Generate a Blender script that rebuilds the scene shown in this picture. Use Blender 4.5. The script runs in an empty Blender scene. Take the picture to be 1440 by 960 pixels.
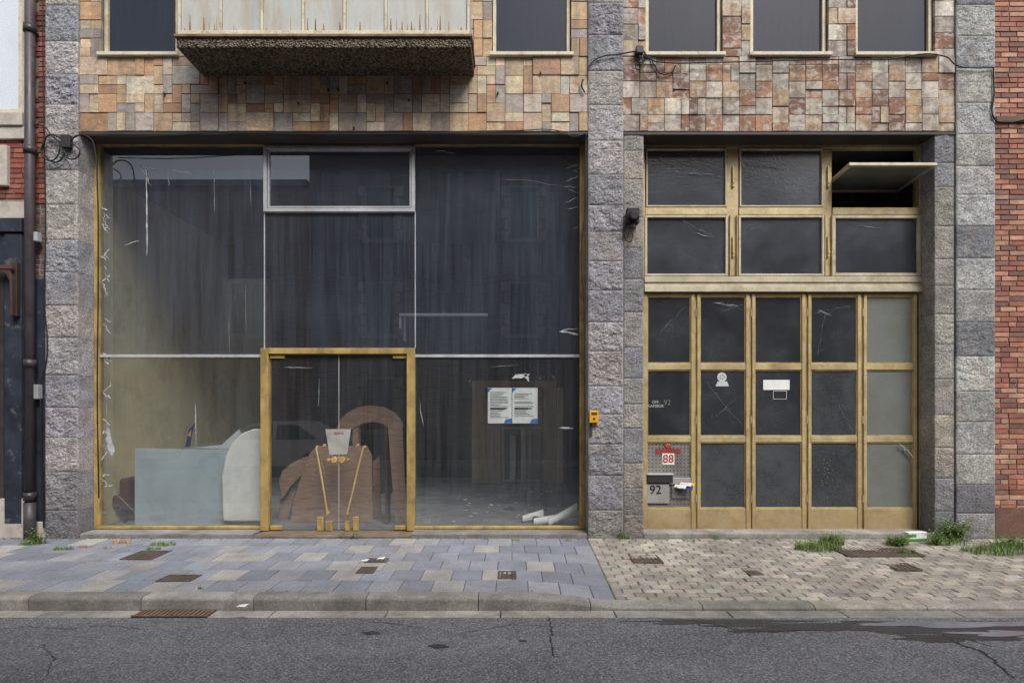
import bpy, bmesh, math, random
from mathutils import Vector, noise, Matrix
R = random.Random(7)
S = bpy.context.scene
CAMZ, CAMY, F = 1.655, -7.5, 825.0

def at(px, py, Y=0.0):
    """survey helper: photo measurement -> real position on the plane y=Y"""
    D = Y - CAMY
    return ((px-720)/F*D, CAMZ-(py-573)/F*D)
def AX(px, Y=0.0): return at(px, 0, Y)[0]
def AZ(py, Y=0.0): return at(0, py, Y)[1]
def lin(v):
    v /= 255.0
    return v/12.92 if v <= .04045 else ((v+.055)/1.055)**2.4
def C(r, g, b, k=1.0): return (lin(r)*k, lin(g)*k, lin(b)*k)
def jit(c, a=.08, r=R):
    k = 1+r.uniform(-a, a)
    return tuple(max(0.003, x*k*(1+r.uniform(-a*.25, a*.25))) for x in c)

# ------------------------------------------------------------------ materials
def newmat(name):
    m = bpy.data.materials.new(name); m.use_nodes = True
    nt = m.node_tree; nt.nodes.clear()
    return m, nt
class G:
    def __init__(s, nt): s.nt = nt
    def n(s, t, **kw):
        nd = s.nt.nodes.new(t)
        for k, v in kw.items(): setattr(nd, k, v)
        return nd
    def l(s, a, b): s.nt.links.new(a, b)
    def noise(s, vec, scale, detail=3, rough=.6, dist=0):
        nd = s.n('ShaderNodeTexNoise'); nd.inputs['Scale'].default_value = scale
        nd.inputs['Detail'].default_value = min(detail, 4); nd.inputs['Roughness'].default_value = rough
        nd.inputs['Distortion'].default_value = dist
        s.l(vec, nd.inputs['Vector']); return nd.outputs['Fac']
    def ramp(s, fac, a, b, va=0.0, vb=1.0):
        nd = s.n('ShaderNodeMapRange'); nd.clamp = True
        nd.inputs[1].default_value = a; nd.inputs[2].default_value = b
        nd.inputs[3].default_value = va; nd.inputs[4].default_value = vb
        s.l(fac, nd.inputs[0]); return nd.outputs[0]
    def mix(s, fac, a, b, mode='MIX'):
        nd = s.n('ShaderNodeMixRGB', blend_type=mode)
        for i, v in enumerate((fac, a, b)):
            if hasattr(v, 'is_linked'): s.l(v, nd.inputs[i])
            elif i == 0: nd.inputs[0].default_value = v
            else: nd.inputs[i].default_value = (*v, 1)
        return nd.outputs[0]
    def math(s, op, a, b=0.0):
        nd = s.n('ShaderNodeMath', operation=op)
        for i, v in enumerate((a, b)):
            if hasattr(v, 'is_linked'): s.l(v, nd.inputs[i])
            else: nd.inputs[i].default_value = v
        return nd.outputs[0]
    def coord(s, scale=(1, 1, 1)):
        tc = s.n('ShaderNodeTexCoord'); mp = s.n('ShaderNodeMapping')
        mp.inputs['Scale'].default_value = scale
        s.l(tc.outputs['Object'], mp.inputs['Vector']); return mp.outputs[0]

def M(name, col=None, rough=.8, metal=0.0, var=.25, vs=2.5, grain=.15, gs=70, bump=.4, bs=60, bd=.004,
      dirt=0.0, dirtcol=(.03, .027, .022), ds=1.5, da=.5, db=.7, stretch=(1, 1, 1), percell=0.0, spec=.4,
      dirt2=0.0, dirt2col=(.3, .12, .04), d2s=5, d2a=.55, d2b=.7, low=None, pebble=0, pebcol=(.4, .36, .3), drip=0, dripcol=(.05, .04, .035)):
    m, nt = newmat(name); g = G(nt)
    v = g.coord(); vs_ = g.coord(stretch)
    if col is None:
        a = g.n('ShaderNodeAttribute'); a.attribute_name = 'Col'; base = a.outputs['Color']
        if percell:
            mul = g.n('ShaderNodeVectorMath', operation='SCALE'); g.l(a.outputs['Vector'], mul.inputs[0]); mul.inputs['Scale'].default_value = percell
            add = g.n('ShaderNodeVectorMath', operation='ADD'); g.l(vs_, add.inputs[0]); g.l(mul.outputs[0], add.inputs[1]); vs_ = add.outputs[0]
    else: base = col
    n1 = g.noise(vs_, vs, 3, .6, .4)
    k = g.ramp(n1, .3, .7, 1-var, 1+var)
    if grain:
        n2 = g.noise(v, gs, 2, .7); k = g.math('MULTIPLY', k, g.ramp(n2, .3, .7, 1-grain, 1+grain))
    comb = g.n('ShaderNodeCombineXYZ')
    for i in range(3): g.l(k, comb.inputs[i])
    c = g.mix(1.0, base, comb.outputs[0], 'MULTIPLY')
    if dirt2:
        c = g.mix(g.ramp(g.noise(vs_, d2s, 3, .65, .6), d2a, d2b, 0, dirt2), c, dirt2col)
    if dirt:
        c = g.mix(g.ramp(g.noise(vs_, ds, 4, .7, .3), da, db, 0, dirt), c, dirtcol)
    if drip:   # rain-wash staining that runs over whole wall, ignoring joints
        c = g.mix(g.ramp(g.noise(g.coord((4, 1, .7)), 1.3, 4, .65, .2), .48, .7, 0, drip), c, dripcol)
    if pebble:
        vo = g.n('ShaderNodeTexVoronoi'); vo.inputs['Scale'].default_value = pebble; g.l(v, vo.inputs['Vector'])
        sp0 = g.n('ShaderNodeSeparateXYZ'); g.l(vo.outputs['Color'], sp0.inputs[0])
        c = g.mix(g.ramp(sp0.outputs[0], .3, 1, 0, .8), c, pebcol); c = g.mix(g.ramp(vo.outputs['Distance'], .45, .75, 0, .85), c, (.012, .01, .008))
    if low:   # grime band near the ground: (height, amount)
        sp = g.n('ShaderNodeSeparateXYZ'); g.l(v, sp.inputs[0])
        zz = g.math('ADD', sp.outputs[2], g.math('MULTIPLY', n1, -.6))
        c = g.mix(g.ramp(zz, -.3, low[0]-.3, low[1], 0), c, dirtcol)
    b = g.n('ShaderNodeBsdfPrincipled')
    g.l(c, b.inputs['Base Color']); b.inputs['Metallic'].default_value = metal
    b.inputs['Specular IOR Level'].default_value = spec
    g.l(g.ramp(n1, .3, .7, max(.05, rough-.1), min(1, rough+.1)), b.inputs['Roughness'])
    if bump:
        if pebble: h = g.math('MULTIPLY', vo.outputs['Distance'], -1.0)
        else: h = g.noise(v, bs, 4, .75)
        bp = g.n('ShaderNodeBump'); bp.inputs['Strength'].default_value = bump; bp.inputs['Distance'].default_value = bd
        g.l(h, bp.inputs['Height']); g.l(bp.outputs[0], b.inputs['Normal'])
    o = g.n('ShaderNodeOutputMaterial'); g.l(b.outputs[0], o.inputs[0])
    return m

def glassmat(name, dust=(.03, .18), dustcol=(.42, .46, .5), tint=(.8, .85, .86), refl=1.6, bump=0, bs=60, rough=0.0, solid=None, solidamt=0, iso=False):
    m, nt = newmat(name); g = G(nt)
    v = g.coord(); st = g.coord((9, 1, .5)); fine = g.coord((110, 1, 1.0))
    lw = g.n('ShaderNodeLayerWeight')      # symmetrical front/back (Schlick), a single sheet stands for the pane
    fres = g.math('ADD', g.math('MULTIPLY', g.math('POWER', lw.outputs['Facing'], 5), .9), .045)
    tr = g.n('ShaderNodeBsdfTransparent'); tr.inputs[0].default_value = (*tint, 1)
    gl = g.n('ShaderNodeBsdfGlossy'); gl.inputs['Roughness'].default_value = rough; gl.inputs[0].default_value = (1, 1, 1, 1)
    if bump:
        bp = g.n('ShaderNodeBump'); bp.inputs['Strength'].default_value = bump; bp.inputs['Distance'].default_value = .01
        g.l(g.noise(v, bs, 2, .5), bp.inputs['Height']); g.l(bp.outputs[0], gl.inputs['Normal'])
    base = tr.outputs[0]
    if solid:
        d0 = g.n('ShaderNodeBsdfDiffuse'); d0.inputs[0].default_value = (*solid, 1)
        ms = g.n('ShaderNodeMixShader'); ms.inputs[0].default_value = solidamt
        g.l(base, ms.inputs[1]); g.l(d0.outputs[0], ms.inputs[2]); base = ms.outputs[0]
    df = g.n('ShaderNodeBsdfDiffuse'); df.inputs[0].default_value = (*dustcol, 1)
    if iso:
        a = g.ramp(g.noise(v, 1.4, 3, .7), .4, .75, 0, 1); bq = g.ramp(g.noise(v, 95, 1, .6), .35, .7, 0, 1)
        k = g.math('ADD', g.math('MULTIPLY', a, .8), g.math('MULTIPLY', bq, .45))
    else:
        a = g.ramp(g.noise(st, 1.6, 3, .65), .35, .8, 0, 1)
        bq = g.ramp(g.noise(v, .8, 3, .6), .3, .75, 0, 1)
        cq = g.ramp(g.noise(fine, 1, 1, .5), .4, .75, 0, .6)
        k = g.math('ADD', g.math('ADD', g.math('MULTIPLY', a, .6), g.math('MULTIPLY', bq, .45)), g.math('MULTIPLY', cq, .6))
    fac = g.ramp(k, 0, 1.4, dust[0], dust[1])
    m1 = g.n('ShaderNodeMixShader'); g.l(fac, m1.inputs[0]); g.l(base, m1.inputs[1]); g.l(df.outputs[0], m1.inputs[2])
    m2 = g.n('ShaderNodeMixShader'); g.l(g.math('MULTIPLY', fres, refl), m2.inputs[0])
    g.l(m1.outputs[0], m2.inputs[1]); g.l(gl.outputs[0], m2.inputs[2])
    o = g.n('ShaderNodeOutputMaterial'); g.l(m2.outputs[0], o.inputs[0])
    return m

# ------------------------------------------------------------------ mesh builder
class MB:
    def __init__(s): s.v = []; s.f = []; s.c = []
    def add(s, vs, fs, col=(.5, .5, .5)):
        o = len(s.v); s.v += [tuple(p) for p in vs]; s.c += [col]*len(vs)
        s.f += [tuple(i+o for i in f) for f in fs]
    def box(s, x0, x1, y0, y1, z0, z1, col=(.5, .5, .5)):
        if x0 > x1: x0, x1 = x1, x0
        if y0 > y1: y0, y1 = y1, y0
        if z0 > z1: z0, z1 = z1, z0
        s.add([(x0, y0, z0), (x1, y0, z0), (x1, y1, z0), (x0, y1, z0), (x0, y0, z1), (x1, y0, z1), (x1, y1, z1), (x0, y1, z1)],
              [(0, 3, 2, 1), (4, 5, 6, 7), (0, 1, 5, 4), (1, 2, 6, 5), (2, 3, 7, 6), (3, 0, 4, 7)], col)
    def frame(s, x0, x1, z0, z1, y0, y1, w, col=(.5, .5, .5), wb=None):
        wb = wb or w
        s.box(x0, x0+w, y0, y1, z0, z1, col); s.box(x1-w, x1, y0, y1, z0, z1, col)
        s.box(x0+w, x1-w, y0, y1, z1-w, z1, col); s.box(x0+w, x1-w, y0, y1, z0, z0+wb, col)
    def prism(s, pts, y0, y1, col=(.5, .5, .5)):     # polygon in xz extruded in y
        n = len(pts); vs = [(p[0], y0, p[1]) for p in pts]+[(p[0], y1, p[1]) for p in pts]
        fs = [tuple(range(n)), tuple(range(2*n-1, n-1, -1))]+[(i, i+n, (i+1) % n+n, (i+1) % n) for i in range(n)]
        s.add(vs, fs, col)
    def ribbon(s, pts, w, y, col=(.5, .5, .5)):       # thin strip in xz plane
        vs = []; n = len(pts)
        for i, p in enumerate(pts):
            a = Vector(pts[max(0, i-1)]); b = Vector(pts[min(n-1, i+1)]); d = (b-a)
            d = d.normalized() if d.length > 0 else Vector((1, 0)); q = Vector((-d.y, d.x))
            ww = w[i] if isinstance(w, (list, tuple)) else w
            vs += [(p[0]+q.x*ww/2, y, p[1]+q.y*ww/2), (p[0]-q.x*ww/2, y, p[1]-q.y*ww/2)]
        s.add(vs, [(2*i, 2*i+1, 2*i+3, 2*i+2) for i in range(n-1)], col)
    def cyl(s, c, r, h, axis='z', seg=20, col=(.5, .5, .5), r2=None):
        r2 = r if r2 is None else r2; vs = []
        for k, (rr, t) in enumerate(((r, 0), (r2, h))):
            for i in range(seg):
                a = 2*math.pi*i/seg; u, w = rr*math.cos(a), rr*math.sin(a)
                if axis == 'z': vs.append((c[0]+u, c[1]+w, c[2]+t))
                elif axis == 'y': vs.append((c[0]+u, c[1]+t, c[2]+w))
                else: vs.append((c[0]+t, c[1]+u, c[2]+w))
        s.add(vs, [tuple(range(seg-1, -1, -1)), tuple(range(seg, 2*seg))]+[(i, (i+1) % seg, (i+1) % seg+seg, i+seg) for i in range(seg)], col)
    def rough(s, x0, x1, z0, z1, yf, yb, amp, col, seed=0, res=.016, edge=.006):
        nx = max(3, int((x1-x0)/res)); nz = max(3, int((z1-z0)/res)); vs = []
        for j in range(nz+1):
            for i in range(nx+1):
                u = i/nx; w = j/nz; x = x0+(x1-x0)*u; z = z0+(z1-z0)*w
                e = min(u*(x1-x0), (1-u)*(x1-x0), w*(z1-z0), (1-w)*(z1-z0))
                if e < 1e-6: y = yf+edge
                else:
                    p = Vector((x*11+seed*7.3, seed*3.1, z*13))
                    h = noise.fractal(p, .6, 2.3, 4)*.55+abs(noise.noise(p*2.6))*.6
                    y = yf - amp*(h)*min(1, e/.03)
                vs.append((x, y, z))
        fs = [(j*(nx+1)+i, j*(nx+1)+i+1, (j+1)*(nx+1)+i+1, (j+1)*(nx+1)+i) for j in range(nz) for i in range(nx)]
        s.add(vs, fs, col)
        y = yf+edge
        s.add([(x0, y, z0), (x1, y, z0), (x1, yb, z0), (x0, yb, z0), (x0, y, z1), (x1, y, z1), (x1, yb, z1), (x0, yb, z1)],
              [(0, 3, 2, 1), (4, 5, 6, 7), (1, 2, 6, 5), (2, 3, 7, 6), (3, 0, 4, 7)], col)
    def build(s, name, mat, parent=None, bevel=0, seg=1, smooth=False):
        me = bpy.data.meshes.new(name); me.from_pydata(s.v, [], s.f)
        ca = me.color_attributes.new('Col', 'FLOAT_COLOR', 'POINT')
        ca.data.foreach_set('color', [x for c in s.c for x in (*c, 1)])
        me.materials.append(mat); me.validate(); me.update()
        ob = bpy.data.objects.new(name, me); S.collection.objects.link(ob)
        if parent: ob.parent = parent
        if smooth: me.polygons.foreach_set('use_smooth', [True]*len(me.polygons))
        if bevel:
            b = ob.modifiers.new('bevel', 'BEVEL'); b.width = bevel; b.segments = seg; b.limit_method = 'ANGLE'; b.angle_limit = .6
        return ob
def empty(name):
    e = bpy.data.objects.new(name, None); S.collection.objects.link(e); return e
def cable(name, pts, r, mat, parent=None, smooth=True):
    cu = bpy.data.curves.new(name, 'CURVE'); cu.dimensions = '3D'; cu.bevel_depth = r; cu.bevel_resolution = 3; cu.use_fill_caps = True
    sp = cu.splines.new('BEZIER' if smooth else 'POLY')
    if smooth:
        sp.bezier_points.add(len(pts)-1)
        for b, p in zip(sp.bezier_points, pts): b.co = p; b.handle_left_type = b.handle_right_type = 'AUTO'
    else:
        sp.points.add(len(pts)-1)
        for b, p in zip(sp.points, pts): b.co = (*p, 1)
    cu.materials.append(mat); ob = bpy.data.objects.new(name, cu); S.collection.objects.link(ob)
    if parent: ob.parent = parent
    return ob
def text(name, body, x, y, z, size, mat, parent=None, flip=False):
    cu = bpy.data.curves.new(name, 'FONT'); cu.body = body; cu.size = size; cu.align_x = 'CENTER'; cu.align_y = 'CENTER'; cu.extrude = .0015
    cu.materials.append(mat); ob = bpy.data.objects.new(name, cu); S.collection.objects.link(ob)
    ob.location = (x, y, z); ob.rotation_euler = (math.pi/2, 0, 0)
    if parent: ob.parent = parent
    return ob

# materials
m_stone = M('rough_bluestone', None, .85, var=.22, vs=7, grain=.5, gs=48, bump=1, bs=38, bd=.022, dirt=.5, dirtcol=C(92, 89, 89), ds=2.6, da=.45, db=.7, percell=20, low=(1.1, .55), dirt2=.5, dirt2col=C(178, 164, 148), d2s=2.2, drip=.3, dripcol=C(96, 94, 98))
m_tile = M('quartzite_tile', None, .65, var=.22, vs=7, grain=.25, gs=70, bump=.6, bs=50, bd=.006, stretch=(1, 1, 2.6), percell=60, dirt2=.45, dirt2col=C(176, 130, 88), d2s=4, d2a=.5, d2b=.75, dirt=.5, ds=8, da=.52, db=.7, dirtcol=C(108, 98, 88), drip=.6, dripcol=C(98, 88, 78))
m_tile2 = M('weathered_quartzite_tile', None, .7, var=.3, vs=8, grain=.3, gs=70, bump=.7, bs=50, bd=.008, stretch=(1, 1, 1.4), percell=60, dirt2=.7, dirt2col=C(196, 190, 180), d2s=9, d2a=.48, d2b=.6, dirt=.6, ds=6, da=.48, db=.63, dirtcol=C(108, 74, 52), drip=.65, dripcol=C(86, 72, 62))
m_mortar = M('mortar', C(118, 110, 102), .95, bump=.5)
m_brick = M('brick', None, .85, var=.25, vs=9, grain=.25, gs=90, bump=.7, bs=90, bd=.004, percell=30, dirt=.35, ds=2)
m_bmortar = M('brick_mortar', C(140, 130, 120), .95, bump=.6)
m_brass = M('tarnished_brass', C(188, 160, 100), .45, metal=.25, var=.25, vs=4, grain=.12, bump=.1, dirt=.6, dirtcol=C(112, 94, 66), ds=7, da=.48, db=.68, stretch=(1, 1, .6))
m_gold = M('anodised_gold_door', C(192, 174, 130), .45, metal=.2, var=.2, vs=3, grain=.1, bump=.08, dirt=.6, dirtcol=C(146, 122, 84), ds=5, da=.46, db=.68, low=(.6, .55), dirt2=.45, dirt2col=C(186, 180, 160), d2s=9, d2a=.5, d2b=.65)
m_beige = M('weathered_beige_frame', C(192, 182, 158), .5, metal=.1, var=.16, vs=4, bump=.1, dirt=.6, dirtcol=C(146, 124, 88), ds=6, da=.5, db=.7)
m_cream = M('cream_paint', C(206, 199, 176), .6, var=.12, vs=3, bump=.1, dirt=.6, dirtcol=C(146, 114, 76), ds=8, da=.5, db=.68)
m_alu = M('aluminium', C(196, 198, 200), .4, metal=.3, var=.12, bump=.05, dirt=.3, dirtcol=C(100, 98, 94), ds=8)
m_conc = M('pebble_concrete', C(104, 90, 76), .95, var=.35, vs=5, grain=0, bump=1, bd=.03, dirt=.5, ds=3, pebble=42, pebcol=C(150, 134, 112))
m_dark = M('dark_metal', C(58, 54, 52), .55, var=.3, bump=.15, dirt=.4, dirtcol=C(80, 60, 45), ds=6)
m_black = M('cable_rubber', C(30, 29, 29), .6, var=.2, bump=0)
m_ply = M('plywood', C(150, 120, 98), .6, var=.25, vs=5, grain=.12, stretch=(1, 1, 7), bump=.1, dirt=.5, dirtcol=C(100, 78, 62), ds=6)
m_floor = M('shop_floor_concrete', C(130, 131, 130), .75, var=.25, vs=2, grain=.12, bump=.2, dirt=.6, dirtcol=C(78, 78, 76), ds=2.5, da=.42, db=.66)
m_wallb = M('shop_wall_beige', C(232, 219, 176), .9, var=.1, vs=1.5, grain=0, bump=0, dirt=.5, dirtcol=C(170, 152, 112), ds=1.2)
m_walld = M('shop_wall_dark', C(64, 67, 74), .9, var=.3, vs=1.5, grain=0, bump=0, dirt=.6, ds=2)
m_paper = M('white_paper', C(232, 232, 228), .8, var=.06, vs=8, grain=.03, bump=.05, spec=.2)
m_attr = M('painted', None, .6, var=.1, vs=6, grain=0, bump=0)
m_frost = M('frosted_panel', C(170, 184, 188), .35, var=.12, vs=2, grain=0, bump=0, dirt=.35, dirtcol=C(134, 148, 152), ds=1.5)
m_foam = M('white_foam', C(226, 226, 220), .8, var=.08, vs=6, bump=.3, bs=25)
m_leather = M('brown_leather', C(96, 70, 60), .45, var=.25, vs=6, bump=.3, bs=50)
m_film = M('torn_film', C(176, 179, 181), .5, var=.4, vs=20, grain=0, bump=0)
m_web = M('cobweb', C(122, 126, 130), .6, var=.4, vs=25, grain=0, bump=0)
m_glass = glassmat('shop_glass', dust=(.05, .28), dustcol=(.27, .33, .42), tint=(.76, .8, .84), refl=3.2)
m_glass2 = glassmat('shop_glass_lower', dust=(.02, .16), refl=3.0, tint=(.88, .9, .9))
m_gdoor = glassmat('hammered_glass', dust=(.01, .14), tint=(.35, .38, .4), refl=1.9, bump=.22, bs=55, rough=.14, solid=(.018, .021, .027), solidamt=.8, iso=True)
m_gdoorM = glassmat('hammered_glass_grey', dust=(.02, .2), tint=(.4, .42, .42), refl=1.9, bump=.22, bs=55, rough=.14, solid=(.034, .039, .042), solidamt=.8, iso=True)
m_gdoorL = glassmat('hammered_glass_light', dust=(.05, .3), tint=(.6, .6, .6), refl=1.6, bump=.25, bs=55, rough=.15, solid=C(122, 125, 114), solidamt=.7, iso=True)
m_gtop = glassmat('wavy_glass', dust=(.02, .26), dustcol=(.3, .36, .42), tint=(.5, .55, .58), refl=1.9, bump=.2, bs=45, rough=.2, solid=(.022, .026, .033), solidamt=.7, iso=True)
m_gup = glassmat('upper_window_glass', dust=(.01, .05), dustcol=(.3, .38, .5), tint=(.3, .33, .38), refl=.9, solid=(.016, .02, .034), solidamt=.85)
m_slab = M('concrete_slab', None, .85, var=.14, vs=4, grain=.3, gs=90, bump=.5, bs=90, bd=.004, dirt=.45, dirtcol=C(104, 104, 106), ds=1.6, da=.45, db=.72)
m_joint = M('joint_sand', C(98, 95, 90), .95, bump=.6)
m_kerb = M('kerb_concrete', None, .9, var=.25, vs=4, grain=.3, gs=70, bump=.7, bs=60, bd=.007, dirt=.55, dirtcol=C(88, 84, 78), ds=2.2, da=.42, db=.66)
m_iron = M('rusty_iron', C(96, 84, 76), .7, metal=.2, var=.3, vs=10, bump=.5, dirt=.4)
m_leaf = M('leaf', None, .6, var=.2, grain=0, bump=0)
m_navy = M('peeling_navy_paint', C(44, 50, 62), .6, var=.35, vs=4, bump=.4, bs=25, dirt=.55, dirtcol=C(110, 108, 106), ds=7, da=.6, db=.66)
m_lstone = M('pale_stone', C(190, 182, 170), .9, var=.15, vs=4, bump=.5, dirt=.4, dirtcol=C(110, 104, 96), ds=3)

# asphalt
def asphalt():
    m, nt = newmat('asphalt'); g = G(nt); v = g.coord()
    n1 = g.noise(g.coord((.35, 1, 1)), 1.1, 4, .6); n2 = g.noise(v, 62, 2, .85); n3 = g.noise(v, 9, 3, .7)
    base = g.mix(g.ramp(n1, .35, .65), C(92, 94, 100), C(118, 119, 125))
    base = g.mix(g.ramp(n3, .45, .75, 0, .5), base, C(76, 76, 80))
    base = g.mix(g.ramp(n2, .52, .68, 0, .6), base, C(188, 187, 184))
    base = g.mix(g.ramp(n2, .47, .32, 0, .75), base, C(38, 38, 40))
    b = g.n('ShaderNodeBsdfPrincipled'); g.l(base, b.inputs['Base Color'])
    g.l(g.ramp(n1, .35, .65, .72, .9), b.inputs['Roughness']); b.inputs['Specular IOR Level'].default_value = .35
    bp = g.n('ShaderNodeBump'); bp.inputs['Strength'].default_value = 1; bp.inputs['Distance'].default_value = .012
    g.l(n2, bp.inputs['Height']); g.l(bp.outputs[0], b.inputs['Normal'])
    o = g.n('ShaderNodeOutputMaterial'); g.l(b.outputs[0], o.inputs[0]); return m
m_asph = asphalt()
def bricktex(name, c1, c2, mo, plane='xz'):
    m, nt = newmat(name); g = G(nt); tc = g.n('ShaderNodeTexCoord'); sp = g.n('ShaderNodeSeparateXYZ'); g.l(tc.outputs['Object'], sp.inputs[0])
    cb = g.n('ShaderNodeCombineXYZ'); g.l(g.math('ADD', sp.outputs[0], sp.outputs[1]), cb.inputs[0]); g.l(sp.outputs[2], cb.inputs[1])
    bt = g.n('ShaderNodeTexBrick'); g.l(cb.outputs[0], bt.inputs['Vector'])
    bt.inputs['Scale'].default_value = 1; bt.inputs['Brick Width'].default_value = .22; bt.inputs['Row Height'].default_value = .07; bt.inputs['Mortar Size'].default_value = .006
    bt.inputs['Color1'].default_value = (*c1, 1); bt.inputs['Color2'].default_value = (*c2, 1); bt.inputs['Mortar'].default_value = (*mo, 1)
    b = g.n('ShaderNodeBsdfPrincipled'); b.inputs['Roughness'].default_value = .9
    g.l(bt.outputs[0], b.inputs['Base Color'])
    o = g.n('ShaderNodeOutputMaterial'); g.l(b.outputs[0], o.inputs[0]); return m
m_opp1 = bricktex('opposite_brick', C(146, 96, 78), C(120, 80, 66), C(135, 128, 120))
m_opp2 = bricktex('opposite_dark_brick', C(112, 98, 94), C(90, 78, 76), C(115, 112, 108))
m_back = bricktex('shop_back_brick', C(66, 60, 60), C(50, 48, 50), C(76, 74, 72))

# ================================================================== BUILDING
B = empty('shopfront_building')
DW = 0.3      # glazing plane recess
greys = [C(170, 167, 170), C(158, 157, 162), C(176, 173, 172), C(162, 158, 161), C(152, 151, 156), C(173, 167, 162)]
def pilaster(name, x0, x1, z0, z1, yf, yb, pal, amp=.022, hs=(.38, .5), seed=1, jt=.08):
    mb = MB(); z = z0; r = random.Random(seed); k = 0
    while z < z1-.02:
        h = min(r.uniform(*hs), z1-z)
        if z1-z-h < .12: h = z1-z
        col = jit(r.choice(pal), jt, r)
        g_ = .002
        mb.rough(x0, x1, z+g_, z+h-g_, yf, yb, amp*r.uniform(.6, 1.3), col, seed*31+k)
        z += h; k += 1
    mb.build(name, m_stone, B)
    c = MB(); c.box(x0+.008, x1-.008, yf+.012, yb-.01, z0, z1); c.build(name+'_core', m_mortar, B)
TOPZ = 9.6
pilaster('left_pilaster', AX(66), AX(112), -.06, TOPZ, -.03, .42, greys, seed=3)
pilaster('middle_pilaster', AX(827), AX(876), -.06, TOPZ, -.03, .42, greys, seed=5, hs=(.33, .46))
garpal = [C(160, 156, 150), C(168, 162, 152), C(148, 148, 150), C(174, 166, 154), C(138, 138, 140)]
pilaster('garage_jamb_left', AX(877), AX(905), -.06, 5.17, 0.0, .42, garpal, amp=.014, seed=8, hs=(.3, .5))
pilaster('garage_jamb_right', AX(1315), AX(1342.5), -.06, 5.17, 0.0, .42, garpal, amp=.014, seed=9, hs=(.3, .5))
rpal = [C(178, 178, 176), C(166, 166, 168), C(184, 182, 176), C(128, 129, 134), C(172, 173, 170), C(180, 180, 176), C(150, 148, 146)]
pilaster('right_pilaster', AX(1343), AX(1397), -.06, TOPZ, -.03, .42, rpal, amp=.014, seed=14, hs=(.36, .46))

# tiles
tp_left = [C(194, 176, 150), C(184, 164, 138), C(172, 165, 156), C(202, 190, 168), C(188, 152, 116), C(186, 162, 132), C(166, 156, 146), C(202, 184, 154), C(170, 134, 106), C(190, 162, 126), C(158, 152, 146), C(182, 170, 152)]
tp_right = [C(188, 168, 142), C(170, 130, 96), C(142, 100, 76), C(182, 174, 164), C(118, 86, 70), C(184, 156, 118), C(168, 160, 150), C(202, 193, 176), C(154, 112, 82), C(152, 142, 132), C(178, 150, 118), C(178, 168, 152)]
def tiles(mb, x0, x1, z0, z1, cell, pal, r, sizes):
    nx = max(1, round((x1-x0)/cell)); nz = max(1, round((z1-z0)/cell)); cx = (x1-x0)/nx; cz = (z1-z0)/nz
    occ = [[0]*nz for _ in range(nx)]
    for j in range(nz):
        for i in range(nx):
            if occ[i][j]: continue
            opts = sizes[:]; r.shuffle(opts)
            for (a, b) in opts+[(1, 1)]:
                if i+a <= nx and j+b <= nz and all(not occ[i+p][j+q] for p in range(a) for q in range(b)): break
            for p in range(a):
                for q in range(b): occ[i+p][j+q] = 1
            y = r.uniform(-.009, .008); g_ = r.uniform(.0018, .0042)
            mb.box(x0+i*cx+g_, x0+(i+a)*cx-g_, y, .05, z0+j*cz+g_, z0+(j+b)*cz-g_, jit(r.choice(pal), .13, r))
r = random.Random(21)
wl = [(AX(142), AX(249)), (AX(692), AX(803))]
wr = [(AX(908), AX(1016)), (AX(1056), AX(1165)), (AX(1204), AX(1315))]
WZ0, WZ1 = 6.14, 7.9
SL = [(2, 2), (2, 2), (2, 1), (1, 2), (3, 2), (2, 1), (1, 2), (1, 1)]
SR = [(2, 2), (2, 2), (2, 2), (2, 2), (2, 1), (1, 2)]
TL = MB(); TR = MB()
XL0, XL1 = AX(112)+.0, AX(827); XR0, XR1 = AX(876), AX(1343)
tiles(TL, XL0, XL1, 5.185, WZ0, .118, tp_left, r, SL)
tiles(TL, XL0, XL1, WZ1, TOPZ, .118, tp_left, r, SL)
tiles(TR, XR0, XR1, 5.185, WZ0, .105, tp_right, r, SR)
tiles(TR, XR0, XR1, WZ1, TOPZ, .105, tp_right, r, SR)
def strips(mb, x0, x1, wins, pal, SZ, cell):
    xs = [x0]+[q for w in wins for q in w]+[x1]
    for a, b in zip(xs[::2], xs[1::2]): tiles(mb, a, b, WZ0, WZ1, cell, pal, r, SZ)
strips(TL, XL0, XL1, wl, tp_left, SL, .118); strips(TR, XR0, XR1, wr, tp_right, SR, .105)
TL.build('wall_tiles_left', m_tile, B, bevel=.003); TR.build('wall_tiles_right', m_tile2, B, bevel=.003)
bk = MB()
for (x0, x1, wins) in ((XL0, XL1, wl), (XR0, XR1, wr)):
    bk.box(x0, x1, .014, .40, 5.175, WZ0-.002); bk.box(x0, x1, .014, .40, WZ1+.002, TOPZ)
    xs = [x0]+[q for w in wins for q in w]+[x1]
    for a, b in zip(xs[::2], xs[1::2]): bk.box(a+.003, b-.003, .014, .40, WZ0, WZ1)
bk.build('wall_backing', m_mortar, B)
cap = MB(); cap.box(AX(66), AX(1397), -.05, 4.0, TOPZ+.001, TOPZ+.15); cap.build('parapet_coping', m_lstone, B)
# upper storeys behind the facade (rear left single-storey for an invented rooflight that brightens the shop)
us = MB(); us.box(AX(66)+.01, AX(1397)-.01, .43, 3.85, 5.18, TOPZ); us.build('upper_storeys', m_mortar, B)

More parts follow.
